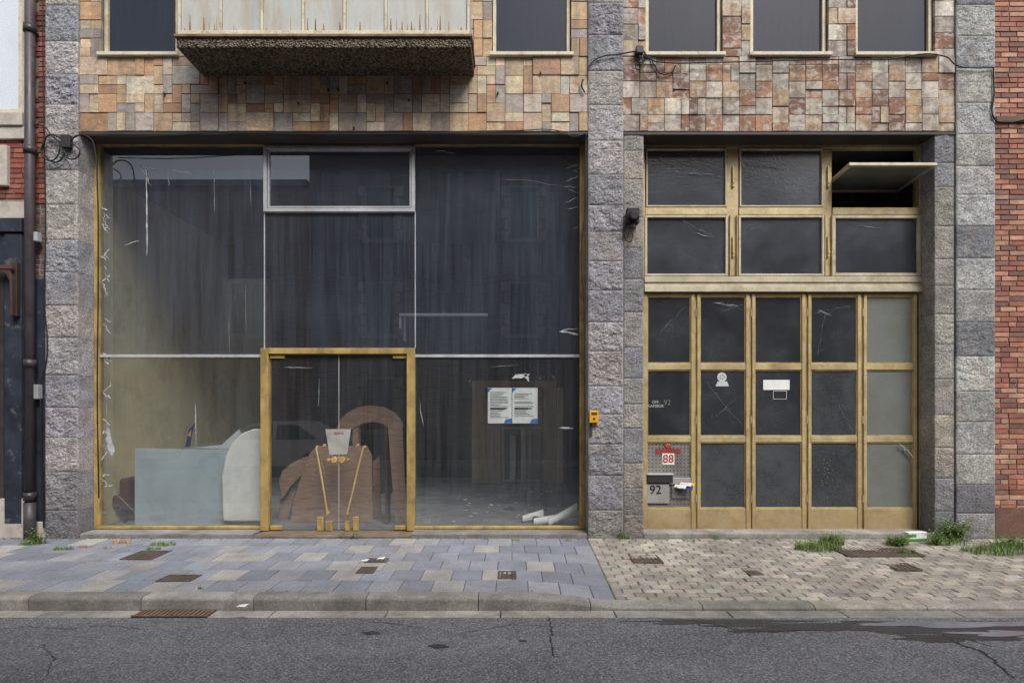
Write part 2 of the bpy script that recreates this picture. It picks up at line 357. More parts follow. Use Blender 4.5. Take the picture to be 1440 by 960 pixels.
# upper windows
fr = MB(); gl = MB(); si = MB()
for w in wl+wr:
    a, b = w
    fr.frame(a+.006, b-.006, WZ0+.05, WZ1-.005, .05, .12, .045)
    gl.box(a+.04, b-.04, .09, .10, WZ0+.08, WZ1-.05)
    si.box(a-.03, b+.03, -.045, .15, WZ0-.005, WZ0+.04)
fr.build('upper_window_frames', m_beige, B, bevel=.004); gl.build('upper_window_glass', m_gup, B); si.build('upper_window_sills', m_cream, B, bevel=.004)
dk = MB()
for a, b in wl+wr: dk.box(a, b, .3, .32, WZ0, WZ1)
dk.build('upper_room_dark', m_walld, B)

# balcony
bx0, bx1 = -3.95, -.485
b1 = MB(); b1.box(bx0, bx1, -.6, .0, 5.885, 6.0); bo = b1.build('balcony_slab', m_conc, B, bevel=.012, seg=2)
b2 = MB(); b2.box(bx0-.02, bx1+.02, -.625, .0, 6.003, 6.035, ); b2.build('balcony_edge_trim', M('rusty_trim', C(140, 118, 92), .8, dirt=.7, dirtcol=C(104, 70, 46), ds=6, da=.45, db=.6), B, bevel=.004)
m_panel = M('balcony_panel', C(190, 191, 184), .4, var=.16, vs=1.2, grain=.05, bump=.1, dirt=.55, dirtcol=C(166, 144, 108), ds=1.6, da=.5, db=.72, stretch=(2.5, 2.5, .6), dirt2=.5, dirt2col=C(152, 156, 154), d2s=1.2, d2a=.45, d2b=.7)
m_rust = M('rust_streak', C(150, 112, 66), .8, var=.4, vs=12, bump=0)
b3 = MB(); b4 = MB(); n = 7; pw = (bx1-bx0-.06)/n
for i in range(n):
    x = bx0+.03+i*pw
    b3.box(x+.02, x+pw-.02, -.575, -.565, 6.09, 6.98)
    b4.box(x-.014, x+.014, -.6, -.55, 6.036, 7.02)
b4.box(bx1-.044, bx1-.016, -.6, -.55, 6.036, 7.02)
b4.box(bx0+.016, bx1-.016, -.605, -.545, 6.04, 6.085); b4.box(bx0+.01, bx1-.01, -.61, -.54, 7.02, 7.07)
for x in (bx0+.03, bx1-.04): b3.box(x, x+.01, -.54, .0, 6.09, 6.98); b4.box(x-.008, x+.018, -.54, -.0, 6.04, 6.085); b4.box(x-.008, x+.018, -.54, -.0, 7.0, 7.05)
b3.build('balcony_panels', m_panel, B); b4.build('balcony_rails', m_cream, B, bevel=.004)
b5 = MB(); rr = random.Random(77)
for i in range(34):
    x = rr.uniform(bx0+.06, bx1-.08); h = rr.uniform(.03, .2); w_ = rr.uniform(.004, .014); b5.add([(x-w_, -.5762, 6.088), (x+w_, -.5762, 6.088), (x+w_*.3, -.5762, 6.088+h), (x-w_*.3, -.5762, 6.088+h)], [(0, 1, 2, 3)])
b5.build('balcony_rust_runs', m_rust, B)

# lintel strip and soffit
lt = MB(); lt.box(XL0, XL1, -.012, .28, 5.135, 5.172); lt.box(XR0+.001, XR1, -.012, .28, 5.135, 5.172)
lt.build('lintel_soffit', m_dark, B, bevel=.003)

# ---------------------------------------------------------------- shop window
W = empty('shop_window'); W.parent = B
Y0 = DW
def X(px): return AX(px, Y0)
def Z(py): return AZ(py, Y0)
f = MB()
f.box(X(133), X(142), Y0-.04, Y0+.06, .05, Z(196)); f.box(X(815), X(823), Y0-.04, Y0+.06, .05, Z(196))
f.box(X(142), X(815), Y0-.04, Y0+.06, Z(205), Z(197)); f.box(X(142), X(370), Y0-.04, Y0+.06, .05, Z(739)); f.box(X(583), X(815), Y0-.04, Y0+.06, .05, Z(739))
f.build('window_frame', m_brass, W, bevel=.005)
f = MB(); f.box(X(369), X(380), Y0-.07, Y0+.05, .03, Z(490)); f.box(X(573), X(584), Y0-.07, Y0+.05, .03, Z(490)); f.box(X(380), X(573), Y0-.07, Y0+.05, Z(498), Z(490))
f.build('door_frame', m_brass, W, bevel=.006)
f = MB(); f.box(X(142), X(369), Y0-.02, Y0+.03, Z(502.5), Z(498.5)); f.box(X(584), X(815), Y0-.02, Y0+.03, Z(502.5), Z(498.5))
f.box(X(371.3), X(372.7), Y0-.012, Y0+.012, Z(490), Z(297)); f.box(X(583.3), X(584.7), Y0-.012, Y0+.012, Z(490), Z(297))
f.frame(X(372), X(584), Z(299), Z(207), Y0-.045, Y0+.03, .045)
f.frame(X(377.5), X(578.5), Z(293), Z(211), Y0-.03, Y0+.02, .02)
f.build('transom_frame', m_alu, W, bevel=.003)
gu = MB()
def pane(mb, a, b, c, d, y=Y0): mb.add([(X(a), y, Z(d)), (X(b), y, Z(d)), (X(b), y, Z(c)), (X(a), y, Z(c))], [(0, 1, 2, 3)])
pane(gu, 142, 371.3, 205, 498.5); pane(gu, 372.7, 583.3, 299, 490); pane(gu, 585, 815, 205, 498.5)
pane(gu, 380, 576, 213, 291)
gu.build('upper_glass', m_glass, W)
gd = MB(); pane(gd, 142, 369, 502.5, 739); pane(gd, 584, 815, 502.5, 739); gd.build('lower_glass', m_glass2, W)
gd = MB(); pane(gd, 380, 476.4, 498, 744, Y0-.01); pane(gd, 477.6, 573, 498, 744, Y0-.01); gd.build('door_glass', m_glass2, W)
# door hardware
hw = MB()
for a, b, c, d in ((381, 401, 499, 504), (553, 572, 499, 504), (447, 456, 726, 745), (459, 468, 732, 745), (486, 493, 732, 745), (497, 505, 726, 745), (381, 398, 738, 744), (556, 572, 738, 744)):
    hw.box(X(a), X(b), Y0-.035, Y0+.015, Z(d), Z(c))
for px in (471, 482): hw.cyl((X(px), Y0-.04, Z(646)), .042, .03, 'y', 24)
for px, py in ((447, 628), (463, 720), (513, 628), (490, 722), (457, 626), (504, 626), (463, 646), (490, 646)): hw.cyl((X(px), Y0-.045, Z(py)), .02, .04, 'y', 16)
hw.build('door_fittings', m_brass, W, bevel=.004)
m_br2 = M('polished_brass', C(206, 184, 134), .35, metal=.4, var=.15, bump=.05)
for i, pts in enumerate((((447, 628), (452, 655), (458, 690), (463, 722)), ((513, 628), (506, 655), (498, 690), (490, 722)))):
    cable('pull_handle', [(X(a), Y0-.075, Z(b)) for a, b in pts], .012, m_br2, W)
f = MB(); f.ribbon([(X(477), Z(744)), (X(477), Z(499))], .009, Y0-.013); f.build('door_joint', m_alu, W)
# plinth and sill
p = MB(); p.box(AX(112), X(369), -.005, .42, -.08, .045, C(140, 138, 136)); p.box(X(585)-.02, AX(827), -.005, .42, -.08, .045, C(132, 128, 124))
p.box(X(371), X(583), -.03, .42, -.08, .022, C(118, 104, 88)); p.box(AX(905), AX(1315), -.01, .42, -.08, .05, C(150, 146, 142))
p.build('door_threshold', m_kerb, B, bevel=.01, seg=2)

# peeled film and drips on the glass
fm = MB(); rr = random.Random(4)
def squig(a, b, n=7, w=.006, amp=.01, y=Y0-.004, wv=True):
    ax, az = X(a[0]), Z(a[1]); bx, bz = X(b[0]), Z(b[1]); pts = []; ws = []
    for i in range(n):
        t = i/(n-1); pts.append((ax+(bx-ax)*t+rr.uniform(-amp, amp), az+(bz-az)*t+rr.uniform(-amp, amp))); ws.append(w*rr.uniform(.3, 1.3) if wv else w)
    ws[0] = ws[-1] = w*.2; fm.ribbon(pts, ws, y, C(210, 212, 212))
squig((206, 232), (207, 360), 16, .02, .004); squig((301, 240), (302, 298), 9, .006, .003); squig((352, 250), (353, 290), 5, .004, .003)
squig((200, 236), (235, 239), 7, .02, .006); squig((612, 212), (640, 216), 6, .014); squig((228, 238), (270, 244), 6, .01)
squig((196, 232), (212, 262), 8, .014, .012); squig((236, 240), (238, 262), 5, .006, .006)
for k in range(40):
    y_ = rr.uniform(225, 730); x_ = 143+rr.uniform(0, 4); squig((x_, y_), (x_+rr.uniform(3, 14), y_+rr.uniform(-14, 18)), 6, rr.choice((.004, .01, .02)), .014)
for k in range(12):
    y_ = rr.uniform(225, 330); x_ = 814-rr.uniform(0, 3); squig((x_, y_), (x_-rr.uniform(4, 25), y_+rr.uniform(-6, 8)), 5, .005, .01)
squig((787, 466), (813, 470), 6, .026, .012); squig((790, 463), (812, 462), 5, .02, .01); squig((700, 250), (790, 262), 6, .002, .02)
squig((176, 345), (196, 338), 5, .02, .01); squig((322, 450), (323, 495), 6, .003, .002); squig((345, 400), (347, 480), 6, .003, .003)
squig((400, 516), (440, 517), 5, .012, .003); squig((449, 532), (448, 572), 5, .014, .003); squig((589, 560), (595, 600), 6, .006, .01); squig((690, 516), (730, 513), 4, .003, .004)
squig((720, 531), (745, 527), 5, .05, .012); squig((738, 525), (744, 537), 4, .04, .006); squig((786, 601), (806, 602), 4, .03, .002)
squig((275, 566), (276, 625), 4, .012, .001); squig((160, 690), (200, 730), 8, .006, .004); squig((150, 600), (158, 640), 8, .07, .014)
squig((150, 560), (151, 700), 9, .003, .004)
for k in range(14):
    x_ = rr.uniform(590, 812); y_ = rr.uniform(512, 560) if k % 2 else rr.uniform(700, 735); squig((x_, y_), (x_+rr.uniform(-12, 12), y_+rr.uniform(-10, 10)), 5, .003, .012)
fm.build('peeling_film', m_film, W)
fm = MB(); fm.prism([at(458, 603, Y0), at(494, 603, Y0), at(489, 638, Y0), at(464, 639, Y0)], Y0-.018, Y0-.016, ); fm.build('taped_paper', M('grey_paper', C(158, 156, 150), .8), W)
text('closed_text', 'BON\'S', X(477), Y0-.02, Z(609), .045, M('red_ink', C(150, 50, 50), .7, bump=0), W)

# notices
for k, (a, b) in enumerate(((686, 719.6), (720.4, 756))):
    NP = empty('notice_poster'); n1 = MB(); n1.box(X(a), X(b), Y0+.012, Y0+.010, Z(595), Z(545)); n1.build('sheet', m_paper, NP)
    n2 = MB(); rr = random.Random(k)
    yy = 551
    while yy < 588:
        if rr.random() > .15:
            n2.box(X(a+3), X(a+3)+(X(b)-X(a))*rr.uniform(.35, .8), Y0+.0075, Y0+.009, Z(yy+.7), Z(yy), C(120, 120, 124) if rr.random() > .2 else C(30, 30, 34))
        yy += 2.2
    n2.box(X(a+3), X(b-8), Y0+.0075, Y0+.009, Z(575), Z(573.4), C(20, 20, 24))
    n2.prism([(X(a), Z(545.5)), (X(a+6), Z(545.5)), (X(a), Z(552))], Y0+.0078, Y0+.009, C(40, 130, 190)); n2.prism([(X(b), Z(594.5)), (X(b-11), Z(594.5)), (X(b-8), Z(589)), (X(b), Z(588))], Y0+.0078, Y0+.009, C(40, 130, 190))
    n2.build('print', m_attr, NP)

# ---------------------------------------------------------------- interior
I = empty('shop_interior'); I.parent = B
rx0, rx1, ry1, rz1 = -5.62, 1.1, 6.2, 4.85
q = MB(); q.box(rx0-.1, rx1+.1, Y0+.08, ry1+.1, -.1, .03); q.build('floor', m_floor, I)
q = MB(); q.box(rx0-.12, rx0, Y0+.13, ry1, .031, 5.17); q.build('left_wall', m_wallb, I)
q = MB(); q.box(rx1, rx1+.15, Y0+.13, ry1, .031, 5.17)
q.box(rx0+.001, rx1-.001, 1.2, 4.2, rz1, 5.17); q.box(rx0-.12, rx1+.15, Y0+.13, 1.2, 5.171, 5.178); q.box(rx0+.001, -5.3, 4.201, ry1-.001, rz1, 5.17); q.box(.6, rx1-.001, 4.201, ry1-.001, rz1, 5.17); q.box(-5.299, .599, 5.9, ry1-.001, rz1, 5.17)   # invented opening at the rear of the ceiling, added to daylight the room
q.build('walls_and_ceiling', m_walld, I)
q = MB(); q.box(rx0-.12, rx1+.15, ry1, ry1+.12, .031, 5.17); q.build('back_wall', m_back, I)
q = MB(); q.box(-2.6, -2.3, 3.6, 3.9, .031, rz1-.002); q.box(rx0+.001, rx1-.001, 3.91, 4.19, 4.22, rz1-.003); q.build('column_and_beam', m_walld, I)  # beam set low to keep the added bright ceiling opening out of view
# strip lamp (unlit)
YL = 2.0
ST = empty('fluorescent_fixture'); q = MB(); q.box(AX(562, YL), AX(686, YL), YL-.05, YL+.05, AZ(444.5, YL), AZ(441, YL), C(235, 235, 235)); q.box(AX(562, YL), AX(565, YL), YL-.05, YL+.05, AZ(462, YL), AZ(446, YL), C(205, 205, 205)); q.box(AX(568, YL), AX(571, YL), YL-.05, YL+.05, AZ(480, YL), AZ(446, YL), C(150, 150, 150))
q.build('tube_housing', m_attr, ST, bevel=.005)
q = MB(); q.box(AX(570, YL), AX(571, YL), YL, YL+.01, AZ(440.9, YL), rz1-.01); q.box(AX(676, YL), AX(677, YL), YL, YL+.01, AZ(440.9, YL), rz1-.01); q.build('hanging_rods', m_dark, ST)
# partition with doorway
YP = 5.2
PT = empty('cardboard_partition'); q = MB()
def PX(a): return AX(a, YP)
def PZ(b): return AZ(b, YP)
q.box(PX(664), PX(682), YP-.03, YP+.03, .032, PZ(535), C(226, 206, 170)); q.box(PX(682), PX(704), YP, YP+.03, .032, PZ(560), C(208, 190, 158))
q.box(PX(764), PX(782), YP-.03, YP+.03, .032, PZ(535), C(218, 198, 164)); q.box(PX(783), PX(800), YP-.12, YP-.08, .032, PZ(545), C(234, 214, 178))
q.box(PX(682), PX(764), YP-.02, YP+.02, PZ(545), PZ(535), C(218, 194, 162)); q.box(PX(682), PX(764), YP+.03, YP+.04, .032, PZ(545), C(140, 132, 120))
q.build('boards', m_attr, PT, bevel=.004)
q = MB()
q.frame(PX(706), PX(736), .05, PZ(600), YP-.03, YP+.02, .05, C(210, 208, 200)); q.frame(PX(736), PX(763), .05, PZ(600), YP-.03, YP+.02, .05, C(190, 180, 168)); q.box(PX(717), PX(725), YP-.04, YP-.031, .1, PZ(612), C(240, 240, 236))
q.build('window_sashes', m_attr, PT, bevel=.004)
q = MB(); 
for t in range(5): q.box(PX(795)+t*.02, PX(798)+t*.02, YP-.3-t*.1, YP-.2-t*.1, .032, PZ(610+t*8), C(190, 166, 134))
q.build('leaning_planks', m_attr, PT)
# papers on floor
q = MB(); rr = random.Random(3)
for k in range(60):
    y = rr.uniform(.5, 4.6); x = rr.uniform(-1.2, .9)
    if k < 6: x = rr.uniform(.3, .85); y = rr.uniform(.45, .9)
    s_ = rr.uniform(.05, .16) if k < 6 else rr.uniform(.015, .06); a = rr.uniform(0, 3)
    pts = [(x+s_*math.cos(a+t)*rr.uniform(.6, 1.3), y+s_*math.sin(a+t), .036+rr.uniform(0, .1 if k < 6 else .015)) for t in (0, 1.4, 3, 4.5)]
    q.add(pts, [(0, 1, 2), (0, 2, 3)])
q.build('paper_scraps', m_paper)
q = MB()
for (a, b, l, dz) in ((.3, .6, .55, .0), (.5, .52, .4, .14), (.15, .8, .3, 0)):
    v = []; n = 14
    for i in range(n):
        t = i/(n-1)*5.2; v += [(a, b+.05*math.cos(t), .085+.045*math.sin(t)), (a+l, b+.15+.06*math.cos(t), .12+dz+.075*math.sin(t))]
    q.add(v, [(2*i, 2*i+1, 2*i+3, 2*i+2) for i in range(n-1)])
q.build('rolled_paper', m_paper, smooth=True)
# frosted panel + foam + chair
YF = .62
def FX(a, Y=YF): return AX(a, Y)
def FZ(b, Y=YF): return AZ(b, Y)
q = MB(); q.prism([(FX(190), .032), (FX(372), .032), (FX(372), FZ(650)), (FX(318), FZ(632)), (FX(190), FZ(630))], YF-.012, YF+.01); q.build('frosted_glass_panel', m_frost, bevel=.003)
YG = .5
prof = [(313, 733), (311, 668), (317, 640), (326, 622), (339, 609), (355, 603), (378, 602), (378, 733)]
q = MB(); q.prism([(AX(a, YG), max(.033, AZ(b, YG))) for a, b in prof], YG, YG+.1); q.build('white_foam_block', m_foam, bevel=.025, seg=3)
YT = 1.5
TB = empty('work_table'); q = MB(); q.box(AX(225, YT), AX(330, YT), YT-.3, YT+.3, .80, .84, C(180, 176, 166))
for a in (228, 326):
    for y in (-.26, .26): q.box(AX(a, YT)-.02, AX(a, YT)+.02, YT+y-.02, YT+y+.02, .032, .8, C(90, 80, 70))
q.build('table', m_attr, TB, bevel=.004)
YT2 = .75
TL_ = empty('hand_saw'); q = MB()
q.prism([at(262, 628, YT2), at(267, 604, YT2), at(275, 595, YT2), at(271, 608, YT2), at(268, 628, YT2)], YT2-.03, YT2-.01, C(30, 60, 110))
q.prism([at(266, 612, YT2), at(271, 604, YT2), at(270, 613, YT2)], YT2-.04, YT2-.031, C(200, 170, 50)); q.prism([at(272, 629, YT2), at(312, 625, YT2), at(336, 603, YT2), at(340, 612, YT2), at(330, 632, YT2)], YT2+.0, YT2+.012, C(190, 196, 200))
q.build('blade_and_grip', m_attr, TL_)
YC = 1.0
CH = empty('armchair')
def rbox(name, x0, x1, y0, y1, z0, z1, mat, par, bv=.06):
    q = MB(); q.box(x0, x1, y0, y1, z0, z1); return q.build(name, mat, par, bevel=bv, seg=5, smooth=True)
cx = AX(160, YC)
rbox('seat', cx-.28+.0, cx+.34, YC-.25, YC+.4, .22, .42, m_leather, CH); rbox('backrest', cx-.28, cx+.3, YC+.32, YC+.52, .3, .98, m_leather, CH, .08)
rbox('arm_left', cx-.34, cx-.24, YC-.25, YC+.45, .2, .6, m_leather, CH, .04); rbox('arm_right', cx+.23, cx+.36, YC-.25, YC+.4, .2, .66, m_leather, CH, .05)
q = MB()
for a in (-.24, .3):
    for y in (-.2, .35): q.cyl((cx+a, YC+y, .032), .02, .2)
q.build('legs', m_dark, CH)
# plywood furniture pieces
YQ = .8
PW = empty('plywood_form'); q = MB()
def pr(pts, y0, y1, mb=None): (mb or q).prism([(AX(a, y0), max(.033, AZ(b, y0))) for a, b in pts], y0, y1)
pr([(408, 738), (412, 705), (424, 668), (436, 636), (446, 627), (516, 627), (523, 640), (524, 738)], YQ, YQ+.02)
pr([(472, 604), (478, 590), (488, 580), (502, 573), (518, 570), (536, 572), (551, 579), (562, 592), (565, 600), (545, 602), (538, 595), (524, 593), (508, 596), (494, 604)], YQ+.12, YQ+.3)
pr([(545, 598), (566, 599), (571, 738), (556, 738)], YQ-.12, YQ-.1)
pr([(392, 676), (397, 662), (410, 651), (426, 643), (442, 641), (440, 655), (424, 668), (408, 684), (396, 702)], YQ+.1, YQ+.28)
pr([(394, 702), (416, 690), (412, 705), (405, 738), (392, 738)], YQ+.2, YQ+.24)
pr([(524, 650), (534, 640), (536, 738), (526, 738)], YQ+.3, YQ+.32)
q.build('shaped_boards', m_ply, PW, bevel=.004)
q = MB(); q.box(AX(541, YQ-.11), AX(545, YQ-.11), YQ-.11, YQ+.1, .033, AZ(600, YQ-.11)); q.build('board_edge', M('dark_wood', C(80, 56, 42), .6), PW)
q = MB(); q.box(AX(436, YQ), AX(520, YQ), YQ+.021, YQ+.3, .5, .52); q.box(AX(500, YQ+.3), AX(508, YQ+.3), YQ+.14, YQ+.28, .033, 1.42); q.build('braces', m_ply, PW)

# ---------------------------------------------------------------- garage front
GD = empty('garage_door'); GD.parent = B
f = MB(); Yg = Y0
f.box(X(904)-.07, X(906.5), Yg-.03, Yg+.08, .05, Z(204)); f.box(X(1291), X(1296)+.05, Yg-.03, Yg+.08, .05, Z(204))
f.box(X(906.5), X(1291), Yg-.02, Yg+.08, Z(209), Z(204))
f.box(X(1021.5), X(1038), Yg-.015, Yg+.08, Z(388), Z(209)); f.box(X(1156.5), X(1169), Yg-.015, Yg+.08, Z(388), Z(209))
for a, b in ((906.5, 1021.5), (1038, 1156.5), (1169, 1291)):
    f.box(X(a), X(b), Yg-.035, Yg+.08, Z(303), Z(293))
f.build('transom_posts', m_gold, GD, bevel=.005)
f = MB(); g3 = MB()
tops = [(908, 1021), (1039, 1156)]
for a, b in tops: f.frame(X(a), X(b), Z(292), Z(210), Yg-.035, Yg+.03, .02); pane(g3, a+2, b-2, 212, 290, Yg)
for a, b in ((906, 1022), (1037, 1157), (1168.5, 1292)):
    f.frame(X(a), X(b), Z(389), Z(304), Yg-.045, Yg+.03, .04 if a > 1100 else .03); pane(g3, a+3, b-3, 307, 386, Yg-.01)
f.box(X(905), X(1293), Yg-.06, Yg+.09, Z(398), Z(390)); f.box(X(905), X(1293), Yg-.045, Yg+.09, Z(404), Z(398.2)); f.box(X(905), X(1293), Yg-.075, Yg+.09, Z(411.5), Z(404.2))
f.build('transom_frames', m_beige, GD, bevel=.004)
g3.build('transom_glass', m_gtop, GD)
# pivoted sash
P0 = (X(1169)+.02, X(1291)-.02); yo, zo, yi, zi = -.08, 4.735, .68, 4.665
d = Vector((0, yi-yo, zi-zo)); L = d.length
ps = MB(); ps.box(P0[0], P0[1], 0, .045, -.02, .02); ps.box(P0[0], P0[1], L-.045, L, -.02, .02)
ps.box(P0[0], P0[0]+.045, .045, L-.045, -.02, .02); ps.box(P0[1]-.045, P0[1], .045, L-.045, -.02, .02)
o1 = ps.build('open_sash_frame', m_beige, GD, bevel=.004); pg = MB(); pg.box(P0[0]+.045, P0[1]-.045, .045, L-.045, -.004, .004); o2 = pg.build('open_sash_glass', m_gdoorL, GD)
for o in (o1, o2): o.location = (0, yo, zo); o.rotation_euler = (math.atan2(zi-zo, yi-yo), 0, 0)
hd = MB()
for px in (1030, 1163):
    for py in (250, 348): hd.box(X(px)-.012, X(px)+.012, Yg-.045, Yg-.016, Z(py+14), Z(py-14)); hd.cyl((X(px), Yg-.055, Z(py+8)), .014, .012, 'y', 12)
    for dx in (-6, 6): hd.box(X(px+dx*.8)-.004, X(px+dx*.8)+.004, Yg-.05, Yg-.0155, Z(389), Z(304))
hd.build('sash_stays', m_gold, GD)
# folding leaves
cols = [(905.5, 976), (979.5, 1053), (1056.5, 1131.5), (1135, 1209.5), (1213, 1288)]
rows = [(417, 511), (520, 613), (621.5, 714)]
lf = MB(); gA = MB(); gB = MB(); gM = MB(); bead = MB()
for ci, (a, b) in enumerate(cols):
    ml, mr = a+4.2, b-5
    lf.box(X(a), X(ml), Yg-.03, Yg+.05, Z(744), Z(413)); lf.box(X(mr), X(b), Yg-.03, Yg+.05, Z(744), Z(413))
    ys = [413]+[q for w in rows for q in w]+[744]
    for t, u in zip(ys[::2], ys[1::2]): lf.box(X(ml), X(mr), Yg-.022, Yg+.04, Z(u), Z(t))
    for ri, (t, u) in enumerate(rows):
        bead.frame(X(ml)+.002, X(mr)-.002, Z(u)+.002, Z(t)-.002, Yg-.012, Yg+.01, .012)
        if ci == 0 and ri == 2: continue
        pane(gB if ci == 4 else (gM if ri == 2 or (ci == 3 and ri == 1) else gA), ml, mr, t, u, Yg)
lf.build('door_leaves', m_gold, GD, bevel=.005); bead.build('glazing_beads', m_brass, GD, bevel=.002)
lf = MB()
for (a, b), (c, d_) in zip(cols[:-1], cols[1:]): lf.box(X(b)+.001, X(c)-.001, Yg-.006, Yg+.03, Z(744), Z(413))
lf.build('door_gaps', m_brass, GD)
gA.build('door_glass', m_gdoor, GD); gB.build('door_glass_pale', m_gdoorL, GD); gM.build('door_glass_grey', m_gdoorM, GD)
hg = MB()
for (a, b), (c, d_) in zip(cols[:-1], cols[1:]):
    for py in (440, 590, 700): hg.cyl(((X(b)+X(c))/2, Yg-.035, Z(py)-.05), .009, .1, 'z', 10)
hg.build('hinges', m_gold, GD)
# perforated letterbox panel
MBX = empty('letterbox_panel'); q = MB(); q.box(X(909.5), X(971), Yg-.002, Yg+.012, Z(714), Z(621.5)); q.build('panel', M('grey_sheet', C(138, 136, 134), .5, metal=.3, dirt=.5, dirtcol=C(110, 86, 80), ds=6), MBX)
q = MB()
for i in range(12):
    for j in range(17): q.cyl((X(912.5+i*5), Yg-.0045, Z(625+j*5.2)), .0085, .002, 'y', 8, C(40, 38, 40))
q.build('perforations', m_attr, MBX)
q = MB(); q.box(X(909), X(945), Yg-.05, Yg-.006, Z(678), Z(667), C(50, 50, 50)); q.box(X(909), X(946), Yg-.06, Yg-.0052, Z(667), Z(665), C(190, 190, 188)); q.box(X(909), X(940), Yg-.03, Yg-.006, Z(707), Z(680), C(150, 148, 146)); q.box(X(941), X(970), Yg-.04, Yg-.006, Z(680), Z(671), C(160, 160, 160))
q.box(X(944), X(968), Yg-.02, Yg-.006, Z(700), Z(682), C(120, 118, 118))
q.build('mail_slots', m_attr, MBX, bevel=.004)
q = MB(); rr = random.Random(9)
for k in range(6):
    x = X(rr.uniform(945, 962)); z = Z(rr.uniform(676, 690)); q.add([(x, Yg-.04-k*.006, z), (x+.13, Yg-.10-k*.006, z+rr.uniform(-.02, .02)), (x+.11, Yg-.11-k*.006, z-.05), (x-.02, Yg-.045-k*.006, z-.035)], [(0, 1, 2, 3)], [C(230, 230, 228), C(190, 60, 50), C(220, 200, 90), C(225, 225, 225), C(50, 70, 110), C(235, 232, 225)][k])
q.build('flyers', m_attr, MBX)
m_ink = M('black_ink', C(28, 28, 30), .6, bump=0); m_white = M('white_ink', C(190, 190, 190), .6, bump=0); m_red = M('red_sticker', C(170, 40, 34), .6, bump=0)
text('number_92', '92', X(921), Yg-.036, Z(688), .16, m_ink, MBX); text('number_90', '90', X(953), Yg-.024, Z(688), .10, m_ink, MBX)
q = MB(); q.box(X(931), X(948), Yg-.010, Yg-.005, Z(653), Z(637), C(226, 222, 216)); q.box(X(922), X(957), Yg-.009, Yg-.005, Z(637), Z(631), C(150, 60, 54)); q.cyl((X(939), Yg-.012, Z(625)), .045, .006, 'y', 20, C(176, 60, 40)); q.build('sticker_plates', m_attr, MBX)
text('number_88', '88', X(939.5), Yg-.014, Z(645), .15, m_red, MBX); text('sticker_text', '77', X(939), Yg-.016, Z(625), .05, m_white, MBX)
text('glass_lettering', 'OFF.\nKAFSBUK', X(922), Yg-.006, Z(568), .052, m_white, GD); text('glass_number', '92', X(938), Yg-.006, Z(566), .1, M('grey_ink', C(110, 112, 116), .6, bump=0), GD)
# stickers
SK = empty('door_sticker'); q = MB(); q.cyl((X(1015), Yg-.007, Z(530)), .062, .003, 'y', 24, C(200, 204, 204)); q.prism([(X(1006), Z(543)), (X(1025), Z(543)), (X(1022), Z(536)), (X(1009), Z(536))], Yg-.008, Yg-.0045, C(188, 192, 192)); q.build('badge', m_attr, SK)
q = MB()
for a in range(5): q.cyl((X(1015)+.028*math.cos(a*1.26), Yg-.009, Z(530)+.028*math.sin(a*1.26)), .011, .0015, 'y', 10, C(120, 130, 130))
q.build('badge_print', m_attr, SK)
LB = empty('paper_label'); q = MB(); q.box(X(1073), X(1110), Yg-.007, Yg-.005, Z(548), Z(534)); q.frame(X(1087), X(1106), Z(561), Z(549.5), Yg-.007, Yg-.005, .004); q.build('label', m_paper, LB)
# cobweb / film squiggles on garage glass
fm = MB(); rr = random.Random(12)
for (a, b) in (((1000, 425), (1040, 432)), ((1012, 440), (1045, 428)), ((925, 222), (975, 246)), ((950, 215), (1018, 240)), ((1055, 225), (1100, 240)), ((1145, 440), (1195, 430)), ((1150, 500), (1160, 440)), ((960, 310), (1005, 335)), ((1230, 420), (1265, 445)), ((990, 535), (1045, 600)), ((1000, 590), (1035, 560)), ((1175, 560), (1200, 610)), ((925, 470), (965, 430)), ((1262, 622), (1282, 645))):
    yv = Yg-.02 if a[1] < 400 else Yg-.004
    squig(a, b, 14, .003, .012, yv)
    for _ in range(3):
        t = rr.random(); cx_, cy_ = a[0]+(b[0]-a[0])*t, a[1]+(b[1]-a[1])*t; squig((cx_, cy_), (cx_+rr.uniform(-14, 14), cy_+rr.uniform(-10, 10)), 6, .002, .008, yv)
squig((1003, 425), (1038, 431), 9, .014, .012, Yg-.0045); squig((1150, 436), (1170, 444), 6, .014, .01, Yg-.0045); squig((978, 328), (1000, 334), 6, .014, .01, Yg-.021)
squig((960, 243), (1012, 248), 9, .01, .012, Yg-.021); squig((1060, 232), (1110, 238), 9, .01, .012, Yg-.021); squig((1205, 318), (1240, 322), 9, .008, .01, Yg-.021)
for k in range(30):
    x_ = rr.gauss(1161, 6); y_ = rr.gauss(660, 12); squig((x_, y_), (x_+1.5, y_+1.5), 3, .012, .002, Yg-.005)
fm.build('cobwebs', m_web, GD)
q = MB(); q.cyl((X(1271), Yg-.02, Z(632)), .012, .02, 'y', 12); q.build('door_knob', m_alu, GD)
cable('door_lever', [(X(1262), Yg-.04, Z(624)), (X(1270), Yg-.045, Z(630)), (X(1281), Yg-.04, Z(642))], .007, m_alu, GD)
# garage interior
q = MB(); q.box(1.72, 5.6, Yg+.12, 5.0, -.1, .03); q.box(1.3, 1.6, Yg+.13, 5, .031, 5.1); q.box(5.62, 5.8, Yg+.13, 5, .031, 5.1); q.box(1.3, 5.8, 5, 5.1, .031, 5.1); q.box(1.3, 5.8, Yg+.13, 5.1, 5.12, 5.17)
q.box(1.7, 5.5, 1.6, 1.75, 4.62, 5.0)
q.build('garage_interior', m_walld, B)

